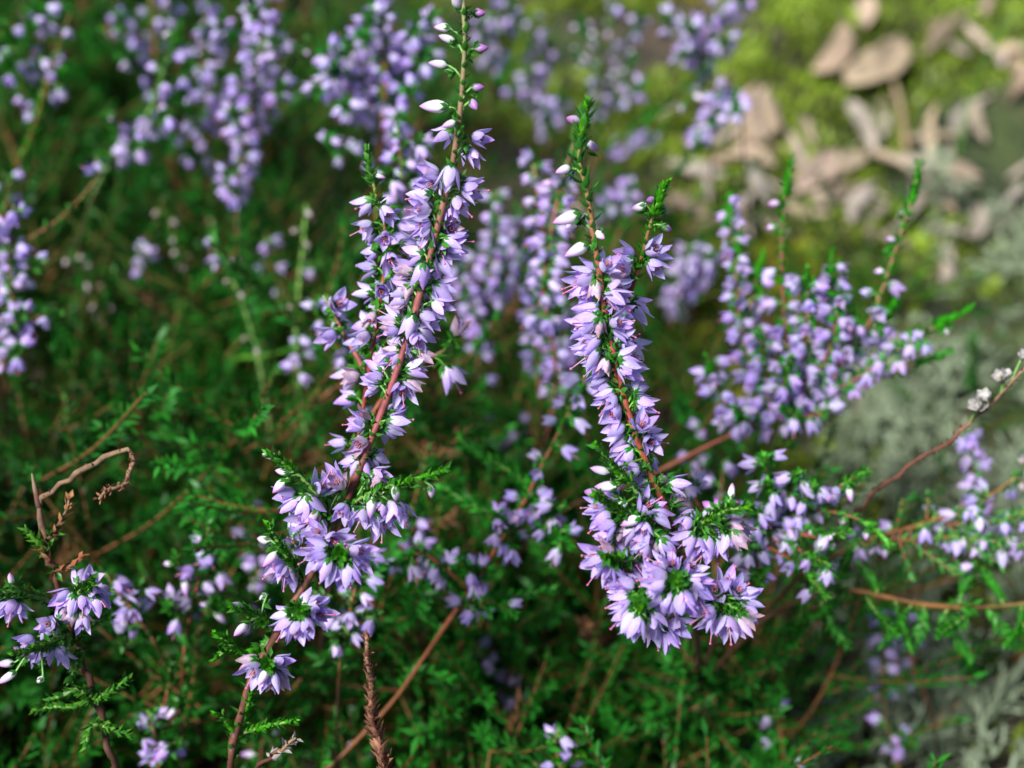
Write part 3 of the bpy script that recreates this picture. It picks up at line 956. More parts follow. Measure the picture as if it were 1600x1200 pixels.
S.traced(Ch, [(632, 962, 575, 955, 1), (640, 972, 575, 1015), (660, 992, 650, 1075), (690, 1002, 700, 1078), (720, 1000, 752, 1070), (742, 990, 825, 1042), (742, 942, 802, 938), (720, 920, 740, 878), (682, 912, 690, 868, 2), (650, 912, 628, 885, 2), (745, 970, 810, 1000), (640, 1000, 620, 1070, 2), (680, 990, 670, 1070, 2)], .1725, o5, s5)
Ci = shoot(S, px5([(752, 585), (700, 590), (640, 620), (580, 650), (525, 690), (500, 720)], [.168, .169, .172, .175, .179, .183]), 9)
S.traced(Ci, [(560, 680, 495, 755), (582, 700, 558, 785), (612, 692, 602, 815), (640, 702, 652, 795), (692, 672, 702, 765), (712, 672, 768, 742), (540, 620, 508, 690, 1), (692, 640, 775, 662), (600, 600, 640, 615, 2), (560, 640, 530, 720, 2), (660, 690, 640, 760, 2), (725, 650, 775, 700, 2), (560, 600, 520, 640, 4), (610, 720, 570, 800, 2)], .1735, o5, s5)
S.traced(Ci, [(660, 585, 650, 545), (640, 590, 610, 570), (700, 560, 740, 560)], .171, o5, s5, 'purple')
S.traced(Ci, [(705, 548, 712, 508)], .170, o5, s5, 'bud', size=.8)
S.done()

# ---- spike behind the right one
S = Sprig('slim heather spike with red stem and green tip leaning right behind the sharp right spike',
          [(1038, 292), (1024, 327), (1013, 362), (1006, 390), (996, 425), (985, 457), (975, 480), (962, 540), (965, 610), (985, 700), (1010, 770)], (.182, .192), r=(.45, .75))
e = S.main
S.tip(e, 3)
S.leafy(e, .0, .3, 1.0, 1.8)
S.traced(e, [(600, 400, 548, 410)], .183, o4, s4, 'bud')
S.traced(e, [(640, 375, 605, 385), (665, 490, 728, 520), (660, 420, 690, 425)], .183, o4, s4, 'purple')
S.traced(e, [(542, 620, 468, 600), (545, 645, 470, 665), (620, 620, 725, 605), (612, 650, 645, 692), (540, 830, 622, 850), (545, 850, 572, 935), (520, 700, 480, 690, 1), (600, 610, 650, 590, 2), (510, 760, 480, 740, 1)], .184, o4, s4)
S.blooms(e, .42, .95, 2.2, near=True, front=False, scale=.78)
S.done()

# ---- second left spike
S = Sprig('crowded lilac heather spike with small green tip close behind the tall left spike',
          [(574, 240), (580, 275), (590, 310), (600, 350), (604, 400), (598, 450), (590, 500), (580, 560), (570, 620), (560, 690), (548, 760), (530, 830)], (.185, .196), r=(.4, .7))
e = S.main
S.tip(e, 4)
S.leafy(e, 0, .18, 1.0, 1.7)
S.blooms(e, .05, .13, 2.0, 'bud', scale=.7, gap=1.0)
S.blooms(e, .12, .52, .85, near=True, scale=.76, gap=1.6)
S.blooms(e, .52, .82, 2.6, near=True, side=-1, gap=1.6, scale=.78)
br = S.branch([(505, 462), (520, 485), (535, 520), (560, 560), (575, 600)], (.198, .196))
S.blooms(br, .05, .7, 2.2, near=True)
br = S.branch([(715, 540), (690, 550), (650, 575), (600, 620), (575, 660)], (.20, .194))
S.blooms(br, .0, .35, 2.0, near=True)
S.leafy(br, 0, .4, 1.6)
S.done()

# ---- dead curled stem with flowers, lower left
S = Sprig('dark brown stem in lower left with a dead curled hooked top and small flower clusters',
          [(155, 780, .186), (163, 768, .186), (190, 760, .187), (206, 742, .188), (211, 715, .188), (200, 702, .188), (182, 705, .188), (150, 722, .188), (115, 742, .188), (85, 762, .188), (62, 785, .188), (66, 830, .188), (78, 880, .188), (95, 930, .189), (115, 990, .19), (140, 1070, .191), (160, 1140, .192), (180, 1210, .194)], None, r=(.40, .8), stem='dead', name='heather_sprig', thick=1.0)
e = S.main
br = S.branch([(50, 740), (55, 765), (61, 788)], (.188, .188), (.22, .5), 'dead')
out = []
for s_ in np.concatenate([np.linspace(.0, .14, 80), np.linspace(.14, .9, 50)]):
    p, t = S.sample(e, s_)
    dn_ = nrm(t * .7 + rng.normal(0, .6, 3))
    out.append((p + nrm(np.cross(t, dn_)) * .0004, dn_))
P_, D_ = np.array([a for a, b in out]), np.array([b for a, b in out])
ob = link('dry_scale', mesh('dry_scale', S._loc(scatter(LEAF, P_, frames(D_, rng.uniform(0, 6, len(P_))), rng.uniform(.4, .95, len(P_)) * mm, rng.random(len(P_)), .6)), ['dry_flower']), S.o)
ob['kind'] = 'stuff'


def p7(x_, y_):
    return x_ / 2.2225, y_ / 2.2225 + 660


for pts, dry in (([(240, 255), (235, 300), (205, 350), (185, 390)], True), ([(275, 470), (262, 490), (225, 505), (190, 520)], True), ([(100, 385), (130, 415), (160, 440)], False), ([(135, 430), (150, 455), (172, 470)], True)):
    b_ = S.branch([(*p7(*q_), .187) for q_ in pts], None, (.2, .3), 'dead' if dry else 'green_stem')
    if dry:
        k = b_['q'] <= b_['q'][-1] * .8
        tmp = []
        leaves_along(b_['P'][k][::-1], -b_['T'][k][::-1], .8 * mm, 1.8 * mm, .6, tmp)
        ob = link('dry_leaf', mesh('dry_leaf', S._loc(join(*tmp)), ['dry_flower']), S.o); ob['kind'] = 'stuff'
    else:
        S.tip(b_, 6)
    S.leafy(b_, .5, 1, 1.5)
o7, s7 = (0, 660), 2.2225
A = shoot(S, [(*p7(*q_), d_) for q_, d_ in zip([(320, 545), (300, 570), (265, 600), (225, 640)], [.178, .181, .185, .19])], 5)
S.traced(A, [(245, 590, 198, 612), (260, 595, 225, 650), (285, 600, 300, 655), (262, 655, 225, 700), (275, 660, 300, 705), (300, 560, 345, 520, 1), (320, 580, 365, 620), (330, 600, 335, 655), (270, 560, 255, 540, 1), (290, 670, 295, 735, 2), (310, 590, 375, 580, 3), (340, 570, 350, 640, 4)], .184, o7, s7, size=.95)
A = shoot(S, [(*p7(*q_), d_) for q_, d_ in zip([(-10, 595), (50, 585), (110, 600), (170, 620), (215, 645)], [.180, .182, .185, .187, .19])], 9)
S.traced(A, [(45, 625, 0, 655), (55, 625, 85, 668), (50, 615, 40, 680)], .183, o7, s7, size=.95)
S.traced(A, [(40, 560, 45, 525), (10, 610, -15, 600)], .182, o7, s7, 'bud', size=.8)
A = shoot(S, [(*p7(*q_), d_) for q_, d_ in zip([(60, 800), (105, 790), (160, 770), (220, 740), (255, 735)], [.178, .180, .183, .187, .19])], 7)
S.traced(A, [(185, 690, 150, 735), (180, 700, 175, 690), (180, 775, 155, 815), (190, 775, 200, 820), (120, 745, 85, 765, 2), (120, 785, 95, 825, 2), (215, 800, 222, 840, 1), (140, 760, 130, 830, 3), (200, 685, 215, 670, 2)], .183, o7, s7, size=.9)
S.traced(A, [(50, 835, 0, 835), (55, 865, 12, 895), (150, 885, 125, 905), (85, 810, 75, 790)], .180, o7, s7, 'bud', size=.9)
for pts in ([(180, 960), (225, 945), (275, 925), (300, 935)], [(130, 1000), (190, 985), (260, 985), (310, 960)], [(430, 900), (390, 930), (350, 950), (320, 965)], [(300, 1120), (310, 1080), (330, 1050)], [(250, 880), (260, 850), (285, 800)], [(440, 1080), (400, 1070), (350, 1050)], [(370, 680), (330, 690), (270, 745)], [(100, 600), (120, 590), (200, 640)]):
    shoot(S, [(*p7(*q_), .189) for q_ in pts], 12, leaf=(0, 1), pitch=.75)
S.done()

# ---- dry brown spike at the bottom and the grey twig next to it
S = Sprig('dead upright brown spike of dried scales at the bottom edge left of centre',
          [(573, 995), (575, 1030), (578, 1080), (582, 1120), (590, 1160), (602, 1215)], (.176, .182), r=(.45, .6), stem='dead', name='dead_heather_spike', cat='dead spike')
e = S.main
tmp = []
k = e['q'] <= e['vis'] * 1.25
for _k in range(3):
    leaves_along(e['P'][k][::-1], -e['T'][k][::-1], .55 * mm, 2.2 * mm, .35 + .2 * _k, tmp, 1.5, start=.0002 * _k, grow=(1.15, .6))
ob = link('dry_scale', mesh('dry_scale', S._loc(join(*tmp)), ['dry_flower']), S.o); ob['kind'] = 'stuff'
S.done()
S = Sprig('short grey dead twig tip at the bottom edge beside the brown spike',
          [(462, 1153), (445, 1165), (425, 1182), (400, 1205)], (.178, .181), r=(.4, .6), stem='dead', name='dead_twig', cat='twig')
tmp = []
e = S.main
k = e['q'] <= e['vis']
leaves_along(e['P'][k][::-1], -e['T'][k][::-1], .55 * mm, 1.5 * mm, .7, tmp, 1.2)
ob = link('dry_scale', mesh('dry_scale', S._loc(join(*tmp)), ['spent']), S.o); ob['kind'] = 'stuff'

# ---- dead stem with silvery seed heads, right edge
S = Sprig('dark dead stem at the right edge carrying silvery dried seed heads',
          [(1625, 548), (1600, 575), (1570, 607), (1540, 638), (1500, 672), (1478, 692), (1440, 715), (1400, 740), (1375, 762), (1340, 800)], (.196, .212), r=(.4, .65), stem='dead', name='withered_heather', cat='dead stem')
e = S.main
for (bx, by, tx, ty) in ((1570, 590, 1575, 566), (1566, 592, 1556, 580), (1540, 625, 1533, 605), (1530, 636, 1515, 626), (1540, 630, 1528, 632), (1596, 560, 1604, 545)):
    p = at(bx, by, .199)
    put('seed_head', SEED[0], S.o, S.base, p, at(tx, ty, .1975) - p, random.uniform(.6, .8))
    i = int(np.argmin(np.linalg.norm(e['P'] - p, axis=1)))
    S.pedicel(e['P'][min(i + 2, len(e['P']) - 1)], p, .2)
tmp = []
k = e['q'] <= e['vis']
leaves_along(e['P'][k][::-1], -e['T'][k][::-1], 1.6 * mm, 1.1 * mm, .9, tmp, .6)
ob = link('dry_scale', mesh('dry_scale', S._loc(join(*tmp)), ['dead']), S.o); ob['kind'] = 'stuff'
S.done()

# ================================================================== middle distance
# ---- mid sprig between the two sharp spikes
S = Sprig('blurred heather sprig on a long orange brown stem slanting between the two sharp spikes',
          [(935, 470), (925, 540), (909, 608), (883, 656), (856, 709), (819, 784), (781, 848), (733, 923), (675, 1008), (616, 1093), (540, 1175), (500, 1215)], (.212, .222), r=(.55, .8), stem='stem', lean=.3, thick=.58, dens=.8)
e = S.main
S.blooms(e, .0, .22, 1.5)
S.blooms(e, .22, .42, 3.2)
S.blooms(e, .25, .4, 4, 'bud')
S.leafy(e, .1, .6, 1.6, 2.2)
for pts, n_ in (([(890, 850), (860, 820), (835, 790)], 2.0), ([(770, 805), (790, 830), (800, 850)], 1.7), ([(720, 880), (745, 900), (760, 890)], 1.4), ([(620, 880), (660, 865), (710, 900), (735, 925)], 2.0), ([(880, 790), (850, 800), (815, 795)], 2.4), ([(760, 950), (740, 945), (720, 950)], 2.0), ([(800, 960), (770, 940), (725, 935)], 4)):
    br = S.branch(pts, (.212, .218))
    S.blooms(br, 0, .85, n_, gap=1.8)
    S.leafy(br, 0, 1, 1.6, 2.2); S.tip(br, 3, fresh=False)
for pts in ([(640, 920), (665, 960), (690, 985)], [(860, 920), (800, 930), (740, 925)], [(690, 760), (740, 790), (800, 815)], [(720, 690), (770, 720), (830, 765)], [(600, 1000), (630, 1040), (640, 1060)], [(700, 1060), (680, 1050), (650, 1050)]):
    br = S.branch(pts, (.222, .222), (.25, .4), 'green_stem')
    S.leafy(br, 0, 1, .9, 2.4)
S.done()
# ---- spike just left of the right main spike
S = Sprig('soft lilac heather spike with pale buds immediately left of the sharp right spike',
          [(905, 180), (897, 225), (884, 262), (872, 310), (862, 360), (852, 420), (850, 470), (862, 520), (868, 580), (865, 640), (850, 700)], (.225, .240), r=(.45, .7), thick=.65, dens=.85)
e = S.main
S.tip(e, 4); S.leafy(e, 0, .3, 1.3)
S.blooms(e, .1, .22, 3.0, 'bud', side=-1)
S.blooms(e, .17, .55, 1.05)
S.blooms(e, .55, .85, 2.2)
br = S.branch([(828, 235), (835, 270), (845, 330), (855, 400)], (.245, .24)); S.blooms(br, .0, .8, 1.8)
br = S.branch([(822, 490), (840, 470), (852, 500)], (.236, .236)); S.blooms(br, 0, .8, 2)
S.done()
# ---- right bush
S = Sprig('large soft lilac heather bush of many green tipped spikes at the right',
          [(1436, 255), (1428, 300), (1412, 350), (1396, 400), (1376, 460), (1350, 520), (1310, 575), (1255, 630), (1190, 665), (1130, 685), (1030, 735), (940, 775), (880, 800)], (.225, .235), r=(.5, .85), stem='stem', lean=.2, thick=.6, dens=.85)
e = S.main
S.tip(e, 9); S.leafy(e, 0, .3, 1.2)
S.blooms(e, .08, .24, 2.6, 'bud', side=-1)
S.blooms(e, .22, .36, 2.6)
S.blooms(e, .36, .62, 1.5)
for pts, d_, kind in (
        ([(1235, 252), (1228, 300), (1222, 360), (1222, 430), (1226, 500), (1235, 560), (1250, 620)], (.228, .232), 'bud'),
        ([(1512, 484), (1470, 505), (1430, 530), (1390, 555), (1340, 590), (1280, 625), (1220, 650)], (.224, .232), 'hang'),
        ([(1300, 398), (1295, 440), (1280, 500), (1268, 560), (1252, 620)], (.226, .231), 'fl'),
        ([(1262, 425), (1262, 480), (1258, 540), (1250, 600)], (.222, .23), 'fl'),
        ([(1312, 455), (1305, 510), (1290, 560), (1265, 610)], (.221, .23), 'fl'),
        ([(1138, 312), (1145, 370), (1150, 430), (1155, 500), (1170, 570), (1190, 640)], (.236, .236), 'col'),
        ([(1192, 400), (1180, 440), (1172, 490), (1180, 560), (1195, 630)], (.238, .236), 'fl'),
        ([(1105, 560), (1120, 600), (1140, 650)], (.23, .234), 'fl'),
        ([(1150, 640), (1165, 655), (1175, 665)], (.224, .23), 'fl'),
        ([(1225, 640), (1250, 650), (1290, 645), (1250, 632)], (.224, .23), 'fl'),
        ([(1330, 480), (1335, 520), (1310, 570)], (.225, .23), 'fl'),
        ([(1235, 560), (1225, 600), (1220, 640)], (.221, .23), 'fl'),
        ([(1190, 520), (1195, 570), (1205, 640)], (.226, .232), 'fl'),
        ([(1400, 470), (1370, 520), (1330, 565)], (.23, .232), 'sparse'),
        ([(1480, 550), (1430, 570), (1380, 590), (1300, 620)], (.232, .233), 'green')):
    br = S.branch(pts, d_, (.32, .5))
    if kind in ('bud', 'hang', 'sparse', 'green'):
        S.tip(br, 7); S.leafy(br, 0, .5, 1.2)
    else:
        S.tip(br, 2.5)
    if kind == 'bud':
        S.blooms(br, .08, .4, 4.0, 'bud', side=-1, scale=1.05); S.blooms(br, .42, .95, 1.9)
    elif kind == 'hang':
        S.blooms(br, .1, .2, 4, 'bud', droop=1.4); S.blooms(br, .2, .95, 1.25, droop=1.5)
    elif kind == 'col':
        S.blooms(br, .0, .6, 1.3, gap=1.0, scale=.9); S.blooms(br, .6, .95, 2.0)
    elif kind == 'fl':
        S.blooms(br, .04, .9, 1.35)
    elif kind == 'sparse':
        S.blooms(br, .1, .9, 3)
S.done()
# ---- right low bush
S = Sprig('low heather plant with drooping buds at right, below the large soft lilac bush',
          [(1385, 845), (1350, 815), (1300, 800), (1250, 800), (1210, 820), (1180, 860), (1150, 920)], (.208, .215), r=(.4, .8), thick=.7, dens=1.0)
e = S.main
S.tip(e, 4); S.leafy(e, 0, .5, 1.2)
S.blooms(e, .05, .4, 2.2, 'bud', droop=1.5)
S.blooms(e, .35, .9, 1.6, droop=1.0)
for pts, kind in (([(1350, 738), (1320, 755), (1280, 780), (1240, 805)], 'mix'), ([(1245, 740), (1235, 765), (1220, 800)], 'fl'), ([(1200, 755), (1205, 780), (1210, 815)], 'fl'), ([(1170, 790), (1185, 810), (1200, 830)], 'fl'), ([(1320, 830), (1290, 840), (1250, 835), (1215, 830)], 'hang'),
                  ([(1290, 880), (1270, 870), (1240, 855), (1200, 840)], 'fl'), ([(1285, 925), (1262, 895), (1230, 870), (1190, 850)], 'sparse'), ([(1060, 740), (1075, 760), (1100, 800), (1150, 850)], 'sparse'), ([(1195, 715), (1200, 745), (1205, 800)], 'sparse'),
                  ([(1190, 910), (1185, 890), (1185, 860)], 'sparse'), ([(1270, 760), (1255, 785), (1235, 805)], 'fl'), ([(1160, 850), (1170, 855), (1185, 850)], 'fl')):
    br = S.branch(pts, (.204, .212), (.3, .45))
    S.tip(br, 4); S.leafy(br, 0, .8, 1.4)
    if kind == 'mix':
        S.blooms(br, .05, .4, 3, 'bud', droop=1.2); S.blooms(br, .3, .95, 1.9)
    elif kind == 'fl':
        S.blooms(br, .0, .95, 1.4, droop=.9)
    elif kind == 'hang':
        S.blooms(br, 0, .95, 1.7, 'bud', droop=1.8); S.blooms(br, .3, .95, 2, droop=1.5)
    else:
        S.blooms(br, 0, .5, 2.2)
S.done()
# ---- long orange branches at right edge
S = Sprig('bare orange brown heather branch with short green side shoots running to the right edge',
          [(1175, 985, .224), (1235, 945, .223), (1300, 925, .222), (1330, 922, .222), (1380, 932, .221), (1440, 944, .22), (1500, 949, .22), (1560, 947, .22), (1640, 938, .22)][::-1], None, r=(.5, .85), stem='twig', lean=.2)
e = S.main
for a_, (ddx, ddy) in zip(np.linspace(.05, .8, 16), [(-40, 60), (20, 70), (-30, -50), (45, 60), (-50, 40), (25, -60), (40, 75), (-20, 65)] * 2):
    p, t = S.sample(e, a_)
    px_, py_, dd = project(p[None])
    px_, py_ = float(px_[0]), float(py_[0])
    br = S.branch([(px_ + ddx, py_ + ddy), (px_ + ddx * .5, py_ + ddy * .6), (px_ + ddx * .1, py_ + ddy * .15)], (.219 + random.uniform(-.006, .008), .22), (.2, .3), 'green_stem')
    S.leafy(br, 0, 1, .85, 2.3, .7); S.tip(br, 3, fresh=False)
S.done()
S = Sprig('brown heather branch reaching the right edge with scattered lilac flowers and hanging buds',
          [(1640, 700), (1600, 735), (1560, 765), (1510, 795), (1460, 812), (1410, 828), (1370, 838), (1300, 870), (1240, 910)], (.222, .222), r=(.45, .8), stem='twig', lean=.2, thick=.75, dens=.95)
e = S.main
S.blooms(e, .0, .3, 2.6, 'spent'); S.blooms(e, .05, .3, 2.6); S.blooms(e, .35, .95, 2.4, droop=1.3)
for pts, kind in (([(1640, 790), (1600, 800), (1560, 815), (1520, 815), (1480, 820)], 'fl'), ([(1640, 860), (1590, 850), (1545, 845), (1505, 840), (1450, 840), (1400, 845)], 'hang'), ([(1500, 785), (1500, 800), (1490, 812)], 'fl'), ([(1540, 775), (1530, 795), (1510, 805)], 'fl'), ([(1500, 900), (1470, 880), (1430, 850)], 'one'), ([(1345, 850), (1370, 850), (1400, 840)], 'bud'), ([(1560, 880), (1530, 860), (1490, 830)], 'green'), ([(1420, 890), (1410, 860), (1405, 840)], 'green'), ([(1410, 780), (1405, 805), (1400, 830)], 'green'), ([(1450, 770), (1450, 795), (1445, 818)], 'green')):
    br = S.branch(pts, (.221, .222), (.3, .45), 'twig')
    S.leafy(br, 0, .9, 1.0, 2.2)
    if kind == 'fl':
        S.blooms(br, 0, .8, 1.9, droop=1.0)
    elif kind == 'hang':
        S.blooms(br, 0, .7, 1.5, droop=1.6)
        S.blooms(br, .5, 1, 3, 'bud', droop=1.6)
    elif kind == 'bud':
        S.blooms(br, 0, .7, 2.4, 'bud', droop=1.4)
    elif kind == 'one':
        S.blooms(br, 0, .2, 2)
S.done()


def small(label, path, d, blooms, branches=(), stem='stem', r=(.35, .6), tip=0, leafy_=(.1, 1, 1.6), gap=1.5, **kw):
    """a simple background sprig: bloom ranges (a, b, step, kind)"""
    kw.setdefault('thick', .65); kw.setdefault('dens', 1.5 if gap > 1.2 else .95)
    S = Sprig(label, path, d, r=r, stem=stem, **kw)
    e = S.main
    if tip:
        S.tip(e, tip)
    if leafy_:
        S.leafy(e, leafy_[0], leafy_[1], leafy_[2], 2.3)
    for b in blooms:
        S.blooms(e, b[0], b[1], b[2], b[3] if len(b) > 3 else 'flower', gap=gap)
    for pts, step in branches:
        br = S.branch(pts, (d[0], d[1]) if not isinstance(pts[0], tuple) or len(pts[0]) < 3 else None, (.28, .42), stem)
        S.tip(br, 2.5, fresh=False); S.leafy(br, 0, 1, 1.6, 2.2)
        if step > 0:
            S.blooms(br, 0, .85, step, gap=gap)
        elif step < 0:
            S.blooms(br, 0, .85, -step, 'bud', gap=gap)
    S.done()
    return S


small('vertical lavender spike standing over the lichen near the right edge', [(1518, 675), (1519, 710), (1520, 745), (1522, 785), (1535, 850)], (.238, .246), [(0, .95, 1.0)], gap=.8, leafy_=None)
small('narrow violet spike in shade below the bare orange branch', [(1382, 945), (1381, 990), (1379, 1040), (1378, 1085), (1385, 1120)], (.250, .255), [(0, .85, 1.1)], gap=.8, leafy_=None)
small('thin violet spike with few flowers right of the narrow shaded spike', [(1412, 955), (1420, 1000), (1430, 1050), (1450, 1100)], (.254, .26), [(0, .4, 2.0), (.4, .9, 4)], gap=.8, leafy_=None)
small('few dim violet flowers near the bottom edge over lichen, right', [(1378, 1120), (1388, 1140), (1398, 1165), (1405, 1215)], (.250, .256), [(0, .6, 1.6)], [([(1428, 1160), (1415, 1165), (1400, 1175)], 1.5)])
small('dim violet flower pair near the bottom edge in dark foliage, right of centre', [(1205, 1105), (1215, 1125), (1222, 1160), (1225, 1215)], (.238, .245), [(0, .3, 1.3), (.45, .65, 2)], [([(1250, 1170), (1240, 1180), (1225, 1190)], 4)])
small('small lilac flower cluster at the bottom edge below centre', [(872, 1138), (868, 1160), (872, 1185), (880, 1220)], (.212, .216), [(0, .8, 1.4)], [([(905, 1180), (890, 1185), (878, 1195)], 2.0)])
small('lone slanting lavender spike in the dark lower centre', [(745, 1015), (765, 1040), (785, 1065), (805, 1088), (820, 1110)], (.248, .252), [(0, .9, 1.2)], gap=.8)
small('soft lilac heather cluster left of the tall spike foot at lower left', [(325, 825), (322, 860), (312, 900), (300, 950), (290, 1000), (285, 1060)], (.214, .222), [(0.02, .12, 2, 'bud'), (.1, .5, .95)], [([(262, 950), (280, 960), (292, 985)], 2.2), ([(345, 870), (335, 890), (318, 910)], 1.6), ([(350, 945), (330, 950), (300, 975)], -3), ([(275, 870), (288, 900), (305, 930)], -3)], tip=4)
small('leaning blurred lilac cluster behind the curled dead stem', [(165, 895), (180, 920), (205, 950), (225, 980), (250, 1020)], (.212, .22), [(0, .75, 1.2)], [([(215, 915), (210, 930), (210, 950)], 1.8), ([(190, 1005), (195, 985), (205, 960)], 2.4)])
small('pale blurred lilac column left of the tall spike lower shoots', [(383, 770), (390, 800), (398, 840), (402, 880), (408, 930)], (.238, .244), [(0, .3, 2, 'bud'), (.25, .85, 1.0)], [([(440, 860), (425, 870), (405, 880)], 2)])
small('soft pinkish lilac cluster under the sharp lower left flowers', [(572, 850), (565, 890), (552, 930), (545, 970), (535, 1010), (530, 1060)], (.206, .212), [(0, .75, .85)], [([(590, 960), (570, 965), (548, 980)], 1.8), ([(505, 935), (520, 950), (540, 970)], 2.0), ([(520, 990), (530, 1000), (538, 1010)], 1.8)])
small('small lilac flowers in dark foliage at the bottom left', [(230, 1110), (240, 1140), (245, 1170), (250, 1215)], (.214, .22), [(0, .75, 1.5)], [([(205, 1135), (220, 1150), (240, 1165)], 2), ([(275, 1160), (265, 1165), (250, 1180)], 2), ([(265, 1040), (262, 1080), (248, 1130)], -4), ([(285, 1085), (280, 1110), (250, 1150)], -4)])
small('single pale buds on a thin stalk near the bottom left of the brown spike', [(420, 1130), (410, 1160), (405, 1215)], (.228, .232), [(0, .8, 2.5, 'bud')])
small('few violet buds in the dark gap beside the brown spike', [(548, 1115), (552, 1140), (560, 1170), (570, 1215)], (.236, .24), [(0, .8, 2.2, 'bud')])
small('blurred lilac sprig cluster left of the crowded left spike', [(508, 460), (515, 490), (525, 530), (540, 580), (550, 650)], (.226, .235), [(0, .25, 1.3), (.3, .6, 1.5)], [([(550, 550), (545, 560), (540, 575)], 1.6), ([(495, 480), (505, 490), (518, 505)], 2.0)])
small('pinkish blurred flower tuft on a green stalk left of centre', [(462, 520), (465, 545), (468, 580), (470, 630), (480, 690), (490, 750)], (.250, .262), [(0, .32, 1.0)], stem='green_stem', leafy_=(.3, 1, 2.5))
small('pale green stalk with spent buds and faded top, left of centre', [(478, 320), (475, 370), (470, 420), (465, 480), (462, 540), (465, 600)], (.268, .275), [(0, .25, 1.5, 'spent'), (.25, .6, 4, 'spent')], stem='green_stem', r=(.6, .9))
small('leaning pale stalk with spent grey buds in the dark left middle', [(330, 365), (345, 400), (365, 440), (385, 490), (402, 550), (415, 620), (425, 690)], (.262, .275), [(0, .2, 1.6), (.2, .7, 2.6, 'spent')], stem='green_stem', r=(.6, .9))
small('faded grey heather stalk in the dark left middle above the leaning pale one', [(250, 315), (262, 340), (275, 370), (288, 410), (300, 470)], (.290, .30), [(0, .8, 1.5, 'spent')], stem='twig')
small('grey withered spike low in the dark left foliage', [(105, 395), (120, 415), (140, 445), (155, 480), (170, 530)], (.290, .30), [(0, .9, 1.3, 'spent')], stem='twig')
small('small violet tuft alone in the dark foliage left of centre', [(218, 380), (222, 400), (230, 430), (245, 480)], (.285, .295), [(0, .5, 1.0)])
small('pair of small violet flowers beside the pale green stalk', [(415, 365), (420, 390), (430, 430), (440, 480)], (.285, .295), [(0, .6, 1.8)], [([(495, 410), (470, 420), (440, 450)], 3)])
small('violet cluster at the left edge, upper middle, on a brown branch', [(20, 320), (25, 360), (15, 410), (20, 470), (10, 530), (5, 600)], (.232, .245), [(0, .75, 1.0)], [([(60, 410), (45, 420), (20, 450)], 3), ([(35, 490), (25, 500), (15, 520)], 1.5), ([(30, 545), (20, 550), (8, 560)], 1.3), ([(-10, 350), (5, 380), (15, 420)], 1.3), ([(90, 490), (60, 495), (15, 530)], 4)])
small('brown slanting branch with sparse pale flowers at the upper left edge', [(160, 265), (130, 305), (95, 340), (50, 370), (0, 395), (-40, 420)], (.242, .25), [(0, .1, 2)], stem='twig', leafy_=(.1, 1, 3))
small('tall blurred heather bush with the thickest lilac column in the upper left', [(425, -20), (415, 40), (405, 90), (395, 150), (385, 210), (375, 270), (370, 330), (372, 400)], (.262, .285), [(0, .8, .9)],
      [([(372, 105), (378, 135), (385, 180)], 1.5), ([(430, 60), (420, 90), (402, 140)], 1.2), ([(365, 170), (372, 200), (382, 240)], 1.3), ([(440, 130), (425, 160), (392, 200)], 2.0), ([(355, 270), (362, 290), (372, 310)], 1.5), ([(395, 10), (400, 50), (402, 100)], 1.4), ([(475, 60), (450, 110), (395, 190)], -6)])
small('loose slanting heather sprig with pale buds and green tip in the upper left', [(280, 40), (268, 75), (255, 110), (245, 145), (225, 190), (205, 220), (170, 260), (140, 320)], (.265, .28), [(.02, .12, 2, 'bud'), (.1, .75, 2.2)],
      [([(160, 180), (180, 200), (200, 225)], -3), ([(150, 240), (165, 245), (185, 240)], 3), ([(215, 225), (210, 232), (200, 232)], 1.5), ([(260, 175), (245, 190), (222, 205)], 1.8), ([(300, 100), (280, 120), (250, 150)], 3)], tip=4, stem='green_stem')
small('lilac heather column between the slanting sprig and thick upper left column', [(325, -15), (320, 30), (315, 80), (320, 130), (325, 180), (322, 240), (320, 300)], (.278, .295), [(0, .7, 1.05)], [([(345, 30), (335, 60), (322, 100)], 1.3), ([(295, 170), (305, 190), (322, 210)], 2), ([(290, 230), (305, 245), (320, 255)], 1.8), ([(345, 110), (335, 140), (325, 165)], 1.6)])
small('brown stemmed heather with lilac clumps at the very top left of the frame', [(235, -30), (238, 20), (240, 60), (245, 120), (255, 200), (270, 280)], (.30, .315), [(0, .3, 1.6)], [([(185, 20), (195, 50), (235, 90)], 1.2), ([(200, 80), (215, 100), (245, 130)], 1.6), ([(270, -10), (260, 30), (242, 70)], 1.4)], stem='twig', r=(.7, 1.1))
small('thin orange stems with dim flowers in the upper left corner', [(110, 20), (95, 60), (80, 110), (65, 160), (45, 220), (20, 290)], (.27, .28), [(0, .15, 3)], [([(65, 15), (68, 45), (72, 110)], 1.3), ([(40, 20), (55, 70), (70, 130)], 2.5), ([(5, 40), (30, 90), (65, 150)], 1.8), ([(5, 85), (25, 120), (58, 170)], 2), ([(95, 110), (90, 130), (75, 140)], 2)], stem='twig')
small('short violet twig at the left edge below the corner stems', [(5, 270), (12, 290), (10, 320), (0, 380)], (.262, .27), [(0, .5, 1.5)])
